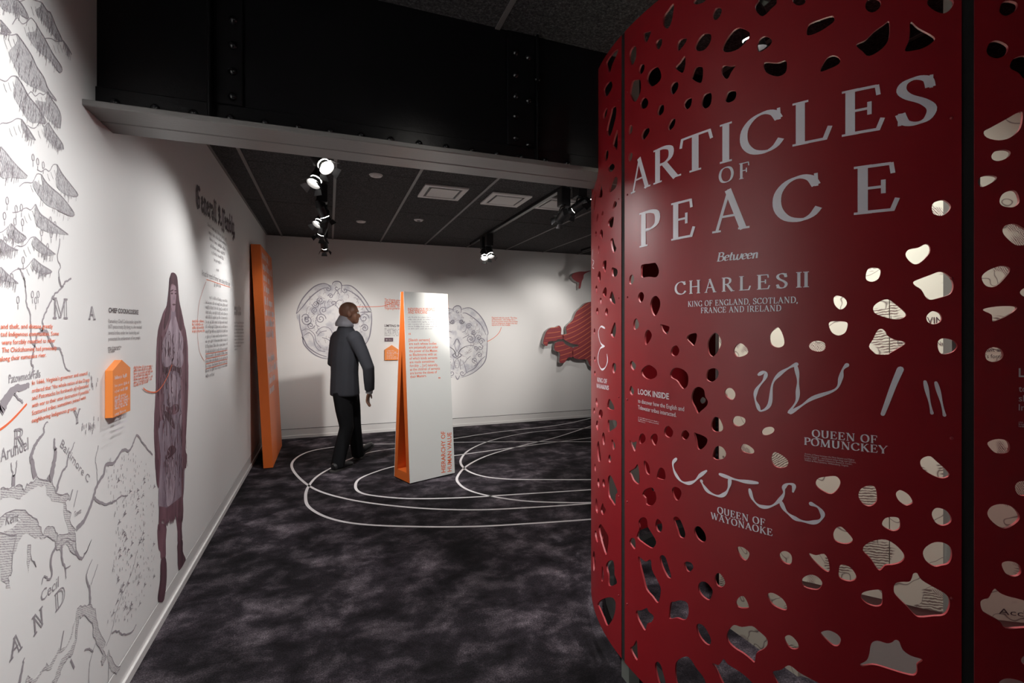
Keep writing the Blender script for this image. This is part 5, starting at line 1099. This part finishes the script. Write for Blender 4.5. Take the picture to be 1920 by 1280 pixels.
sc2 = [(470,410,45,1.7,0,-1),(500,600,75,1.8,270,1),(545,500,40,1.6,0,1),(620,585,45,1.5,180,1),(660,640,50,1.5,0,-1),(640,730,50,1.2,270,1),(575,740,35,1.5,90,-1),(630,845,45,1.5,180,1),(230,340,40,1.5,180,-1),(370,340,35,1.3,0,1),(560,920,45,1.4,90,1),(375,1115,45,1.2,0,1)]
ex2 = [[(370,500),(420,480),(440,410)], [(380,590),(440,560),(480,540)], [(400,720),(480,700),(560,710)], [(240,690),(290,600),(330,690),(300,790)], [(230,850),(260,820),(290,870),(330,820),(365,850),(300,890),(230,850)], [(180,720),(240,760),(275,820)], [(410,720),(350,760),(310,820)], [(390,940),(420,1040),(440,1120)], [(410,960),(450,900),(500,860)], [(245,900),(250,1000),(240,1060)], [(300,900),(330,960),(310,1040)], [(520,900),(600,960),(560,1010)]]
badge('badge_drawing', 'round pencil drawing of scrolled badge on back wall right of the stand', b2,
 ol2+[mir(p) for p in ol2]+[[(240,190),(240,140),(290,105),(340,115),(358,160),(350,215)], [(270,1150),(290,1195),(310,1205),(335,1150)]],
 [(240,150),(290,108),(350,130),(480,135),(600,210),(700,340),(760,500),(748,680),(720,920),(650,1020),(520,1120),(370,1178),(310,1205),(220,1178),(70,1120),(-60,1020),(-130,920),(-158,680),(-170,500),(-110,340),(-10,210),(110,135)],
 sc2+[(590-x, y, r, t, 180-p, -s_) for x, y, r, t, p, s_ in sc2]+[(300,190,28,1.0,0,1)], ex2+[mir(p) for p in ex2], 4, 857, 641, 52, 60)
cR = lambda x, y: (720+x/6.736, 530+y/6.736)
text_block('wall_text', 'small orange note on the back wall between badge drawing and stand', [('The Virginia government', (721, 563.5), (763, 565.5), .035), ('silver badge to', (721, 567.6), (752, 569), .035), ('the Pamunkey', (721, 571.6), (752, 572.6), .035), ('the 1660s. The', (721, 575.6), (752, 576.4), .035), ('Virginia government', (721, 579.6), (757, 580.2), .035)], 'ink_orange', S_back, on_back, bold=.01)
text_block('wall_text', 'small dark heading on the back wall above the plum plaque', [('LIMITING FREEDOM', (721, 612.5), (766, 613.5), .035)], 'ink_dark', S_back, on_back, bold=.02)
text_block('wall_text', 'small grey paragraph on the back wall above the plum plaque', [('', (721, 617.5+3*k), ((762, 760, 764, 758, 760)[k], 618+3*k), .018) for k in range(5)], 'ink_grey', S_back, on_back)
text_block('wall_text', 'small orange note on the back wall right of the second badge', [('Engraved with the words \u201cThe King', (922, 596.5), (969, 597), .026), ('of Patomeck,\u201d this badge has a', (922, 600), (966, 600.4), .026), ('floral decorated reverse that includes', (922, 603.4), (970.5, 604), .026), ('such as Indigenous designs that also', (922, 606.8), (970, 607.4), .026), ('appeared on the medals.', (922, 610.2), (957, 610.6), .026)], 'ink_orange', S_back, on_back, bold=.006)
for pts, lab in ((((657, 574.5), (690, 575), (715, 574), (730, 570), (737, 566), (740, 581)), 'thin orange pointer line from first badge drawing to its note'), (((940, 613), (936, 623), (926, 633), (914, 640)), 'thin orange pointer line from second badge drawing to its note')):
    ink = Ink(); q = pts[:5] if len(pts) > 5 else pts; ink.ribbon(cat([bb_(*p) for p in q], False, 5), .008); o = ink.build('pointer_line', S_back, 'ink_orange', None, off=.0016); o['label'] = lab; o['category'] = 'wall graphic'
# ------------------------------------------------------------------ red layered relief on the back wall
rel = thing('wall_relief', 'red layered map-shaped relief with orange contour lines on the back wall', 'relief', S_back(bb_(1085, 690), .1))
c9 = crop(1000, 460, 4.925)
PC = [[(70,890),(95,800),(140,760),(190,755),(215,740),(235,770),(232,820),(250,825),(250,860),(200,865),(185,880),(120,885),(105,925),(80,915)],
 [(252,822),(285,815),(280,750),(340,690),(370,620),(420,570),(460,535),(520,520),(600,500),(760,520),(900,620),(930,800),(900,1000),(780,1130),(640,1150),(520,1120),(490,1090),(470,1050),(400,1048),(342,1025),(342,945),(390,930),(385,915),(330,905),(290,885),(252,860)],
 [(180,900),(245,885),(270,910),(320,935),(338,945),(338,1025),(300,1030),(270,1070),(245,1082),(218,1070),(222,990),(175,965)]]
def relief(parent, pts, d0, d1):
    q = cat([bb_(*p) for p in c9(pts)], True, 3)
    prism('backing', [S_back(p, d0) for p in q], (0, -(d1-d0-.012), 0), 'relief_grey', parent)
    return prism('face', [S_back(p, d1-.012) for p in q], (0, -.012, 0), 'relief_red', parent), q
for i, pts in enumerate(PC):
    fc, q = relief(rel, pts, .02, .10); xs_ = [p[0] for p in q]
    for k in range(16):                              # orange contour lines that bend across the face
        seg = []
        for j in range(60):
            px = 60+j*15; py = 620+k*44+60*math.sin((px-60)/170.0)-.42*(px-100)
            (X, Y), = c9([(px, py)]); p = bb_(X, Y); ok = in_poly(np.array([p[0]]), np.array([p[1]]), q)[0]
            if ok: seg.append(p)
            if (not ok or j == 59) and seg:
                if len(seg) > 1:
                    ink = Ink(); ink.ribbon(seg, .008); ink.build('contour_line', S_back, 'relief_line', rel, off=.1008)
                seg = []
fr_ = thing('wall_relief', 'small dark red fragment of relief high on back wall near the spotlight', 'relief', S_back(bb_(1080, 540), .1))
relief(fr_, [(325,285),(350,260),(400,248),(445,248),(505,238),(440,270),(430,310),(415,340),(403,400),(390,395),(395,350),(370,340),(335,310)], .02, .12)
# ------------------------------------------------------------------ the walking person
man = thing('person', 'bald person in dark grey jacket and black trousers walking past the stand', 'person', tuple(Vector((*on_floor(645, 876), 0))))
def blob_mesh(name, parts, vox, it=4):
    bm = bmesh.new()
    for p in parts:
        if p[0] == 'tube':                            # chain of (point, radius) with elliptical option
            pts = p[1]; n = len(pts); rings = []; ref = p[2] if len(p) > 2 else Vector((.3, .9, .1))
            for i, (c_, r, *rest) in enumerate(pts):
                c_ = Vector(c_); a = Vector(pts[max(i-1, 0)][0]); b_ = Vector(pts[min(i+1, n-1)][0]); d = (b_-a).normalized()
                e1 = d.cross(ref).normalized(); e2 = e1.cross(d); r2 = rest[0] if rest else r
                rings.append([bm.verts.new(c_+e1*r*math.cos(q)+e2*r2*math.sin(q)) for q in [k*6.2832/14 for k in range(14)]])
            for i in range(n-1):
                for k in range(14): bm.faces.new([rings[i][k], rings[i][(k+1) % 14], rings[i+1][(k+1) % 14], rings[i+1][k]])
            bm.faces.new(rings[0][::-1]); bm.faces.new(rings[-1])
        else:                                         # ellipsoid: centre, axes matrix, radii
            _, c_, rot, rad = p
            bmesh.ops.create_uvsphere(bm, u_segments=20, v_segments=14, radius=1, matrix=Matrix.Translation(c_) @ rot.to_4x4() @ Matrix.Diagonal((*rad, 1)))
    bmesh.ops.recalc_face_normals(bm, faces=bm.faces)
    me = bpy.data.meshes.new('tmp'); bm.to_mesh(me); bm.free()
    ob = bpy.data.objects.new('tmp', me); COL.objects.link(ob)
    md_ = ob.modifiers.new('r', 'REMESH'); md_.mode = 'VOXEL'; md_.voxel_size = vox; md_.use_smooth_shade = True
    ms = ob.modifiers.new('s', 'SMOOTH'); ms.iterations = it; ms.factor = .5
    bpy.context.view_layer.update()
    out = bpy.data.meshes.new_from_object(ob.evaluated_get(bpy.context.evaluated_depsgraph_get())); out.name = name
    bpy.data.objects.remove(ob); bpy.data.meshes.remove(me); smooth(out); out.materials.clear(); return out
er, ef = Vector((CS, -SN, 0)), Vector((SN, CS, 0))    # image right, away from the camera
face_d = (er*.93+ef*.36).normalized(); face_s = Vector((0, 0, 1)).cross(face_d)      # looks to the right
walk_d = (er*.62+ef*.78).normalized(); walk_s = walk_d.cross(Vector((0, 0, 1))).normalized()     # walk_s: the person's right
D0 = 5.42; mp2 = lambda px, py, dv=0.0: P(px, py, D0+dv)
Mh = Matrix((face_d, face_s, Vector((0, 0, 1)))).transposed(); I3 = Matrix.Identity(3)
hc = mp2(655.5, 585.5)
E_ = lambda f, s_, z: hc+face_d*f+face_s*s_+Vector((0, 0, z))
# hand: palm, four fingers of different lengths and a thumb from the side of the palm
def hand(wr, dn, fwd, side):
    dn, fwd = dn.normalized(), fwd.normalized(); th_s = dn.cross(fwd).normalized()*side; parts = []
    pc = wr+dn*.05; M = Matrix((fwd, th_s, dn)).transposed(); parts.append(('ell', pc, M, (.042, .017, .055)))
    for k, (o_, ln) in enumerate(((.030, .072), (.011, .082), (-.009, .076), (-.028, .060))):
        b0 = pc+dn*.038+fwd*o_; j1 = b0+dn*ln*.45+th_s*.008; j2 = j1+dn*ln*.33+th_s*.018; j3 = j2+dn*ln*.22+th_s*.02
        parts.append(('tube', [(b0, .0095), (j1, .0088), (j2, .008), (j3, .0062)]))
    t0 = pc-dn*.02+fwd*.034; t1 = t0+dn*.03+fwd*.026+th_s*.006; t2 = t1+dn*.03+fwd*.008+th_s*.01
    parts.append(('tube', [(t0, .012), (t1, .0105), (t2, .008)])); return parts
sh_c = mp2(648, 622); SHR, SHL = sh_c+walk_s*.19+Vector((0, 0, -.05)), sh_c-walk_s*.17+Vector((0, 0, -.05))
elR = mp2(691, 690, -.16); wrR = mp2(693, 733, -.10)
elL = SHL+Vector((0, 0, -.30))-walk_d*.02-walk_s*.05; wrL = elL+walk_d*.17+walk_s*.03+Vector((0, 0, -.12))
hipc = mp2(648.5, 733, 0.0); hN, hF = hipc-er*.03-ef*.05, hipc+er*.028+ef*.05
kN, aN = P(650, 801, 5.32), P(633, 868, 5.22); kF, aF = P(664, 798, 5.54), P(671, 851, 5.64)
neck0, neck1 = mp2(647, 615), hc+Vector((0, 0, -.06))-face_d*.02
body = [('ell', E_(-.012, 0, .018), Mh, (.104, .080, .098)), ('ell', E_(.030, 0, -.045), Mh, (.070, .062, .085)), ('ell', E_(.062, 0, -.095), Mh, (.036, .040, .034)),
        ('ell', E_(.098, 0, -.038), Mh, (.020, .013, .022)), ('ell', E_(.088, 0, -.012), Mh, (.014, .012, .030)), ('ell', E_(.084, 0, .014), Mh, (.016, .050, .012)), ('ell', E_(.087, 0, -.076), Mh, (.016, .025, .011)),
        ('ell', E_(-.005, .080, -.022), Mh, (.024, .012, .034)), ('ell', E_(-.005, -.080, -.022), Mh, (.024, .012, .034)),
        ('tube', [(neck0, .062), (neck1, .058)]), ('tube', [(sh_c+Vector((0, 0, -.02)), .10, .08), (mp2(649, 660), .15, .10), (mp2(650, 700), .14, .10), (hipc, .12, .10)], walk_d),
        ('tube', [(SHR, .05), (elR, .042), (wrR, .027)]), ('tube', [(SHL, .05), (elL, .042), (wrL, .03)]),
        ('tube', [(hN, .08), (kN, .055), (aN, .04)]), ('tube', [(hF, .08), (kF, .055), (aF, .04)])]
body += hand(wrR, (Vector((0, 0, -1))-er*.25), walk_d-er*.5, 1)+hand(wrL, walk_d*.5+walk_s*.1+Vector((0, 0, -.9)), walk_s, 1)
put(link('body', blob_mesh('body', body, .0062, 3), 'skin'), man)
for s_ in (-1, 1):
    bm = bmesh.new(); bmesh.ops.create_uvsphere(bm, u_segments=12, v_segments=8, radius=.0115, matrix=Matrix.Translation(E_(.088, s_*.031, -.006))); put(link('eye', bm_mesh(bm, 'eye', sm=60), 'eye_white'), man)
# jacket: torso loft with shoulders, sleeves, collar, hem
tor = lambda px, py, rx, ry, dv=0.0: (mp2(px, py, dv), rx, ry)
jk = [('tube', [tor(646.5, 741, .180, .145), tor(646.5, 738, .184, .148), tor(646, 700, .176, .135), tor(646.5, 665, .185, .135), tor(648, 640, .195, .125), tor(648, 626, .165, .105), tor(647.5, 617, .105, .085), tor(647, 611, .078, .078)], walk_d),
      ('tube', [(SHR-walk_s*.05, .085), (SHR+walk_s*.005+Vector((0, 0, -.035)), .083), ((SHR+elR)/2, .072), (elR, .064), ((elR+wrR)/2, .060), (wrR+Vector((0, 0, .01)), .052)]),
      ('tube', [(SHL+walk_s*.05, .085), (SHL+Vector((0, 0, -.035)), .080), ((SHL+elL)/2, .070), (elL, .066), ((elL+wrL)/2, .058), (wrL, .05)])]
jo = link('jacket', blob_mesh('jacket', jk, .011, 5), 'wool_coat'); put(jo, man)
bm = bmesh.new(); a_ = mp2(621, 661.5, -.13); b__ = mp2(637, 660.5, -.15)
put(link('cuff', blob_mesh('cuff', [('tube', [(wrR+Vector((0, 0, .03)), .040), (wrR+Vector((0, 0, -.028))-er*.006, .037)])], .006, 2), 'cuff_grey'), man)
put(link('scarf', blob_mesh('scarf', [('tube', [(mp2(645.5, 612.5), .105, .095), (mp2(646, 607), .108, .10), (mp2(647, 601), .088, .085), (mp2(648.5, 595), .074, .074), (mp2(650, 592), .060, .062)], walk_d)], .008, 3), 'scarf_grey'), man)
tr = [('tube', [tor(647, 722, .145, .115), tor(648, 738, .15, .12), tor(649, 752, .14, .115)], walk_d), ('tube', [(hN, .10), ((hN*.5+kN*.5), .094), (kN, .078), ((kN+aN)/2, .076), (aN+Vector((0, 0, -.01)), .072), (aN+Vector((0, 0, -.045)), .070)]),
      ('tube', [(hF, .10), ((hF*.5+kF*.5), .094), (kF, .078), ((kF+aF)/2, .074), (aF+Vector((0, 0, -.01)), .070), (aF+Vector((0, 0, -.03)), .066)])]
put(link('trousers', blob_mesh('trousers', tr, .011, 5), 'trouser_black'), man)
def shoe(heel, toe, up):
    d = (toe-heel).normalized(); s_ = up.cross(d).normalized(); u = d.cross(s_)
    L_ = .285; pts = [(heel+u*.045, .034, .040), (heel+d*.05+u*.055, .040, .050), (heel+d*.12+u*.045, .042, .042), (heel+d*.20+u*.035, .048, .032), (heel+d*.255+u*.03, .042, .026), (heel+d*L_+u*.026, .020, .018)]
    a = link('shoe', blob_mesh('shoe', [('tube', pts, u)], .007, 3), 'shoe_black'); put(a, man)
    sp = [(-.035, .0), (0, .04), (.08, .036), (.20, .05), (.28, .03), (.295, 0), (.28, -.03), (.20, -.046), (.08, -.034), (0, -.04)]
    o = prism('sole', [heel+d*x+s_*y+u*.002 for x, y in cat(sp, True, 3)], u*.016, 'sole_grey'); put(o, a)
Zu = Vector((0, 0, 1))
hn = Vector((*on_floor(624, 885), .0)); shoe(hn, hn+(Vector((*on_floor(664, 871), 0))-hn), Zu)
hf = Vector((*on_floor(668, 861), .004)); td = (er*.42+ef*.80+Zu*.36).normalized(); shoe(hf, hf+td, Zu)
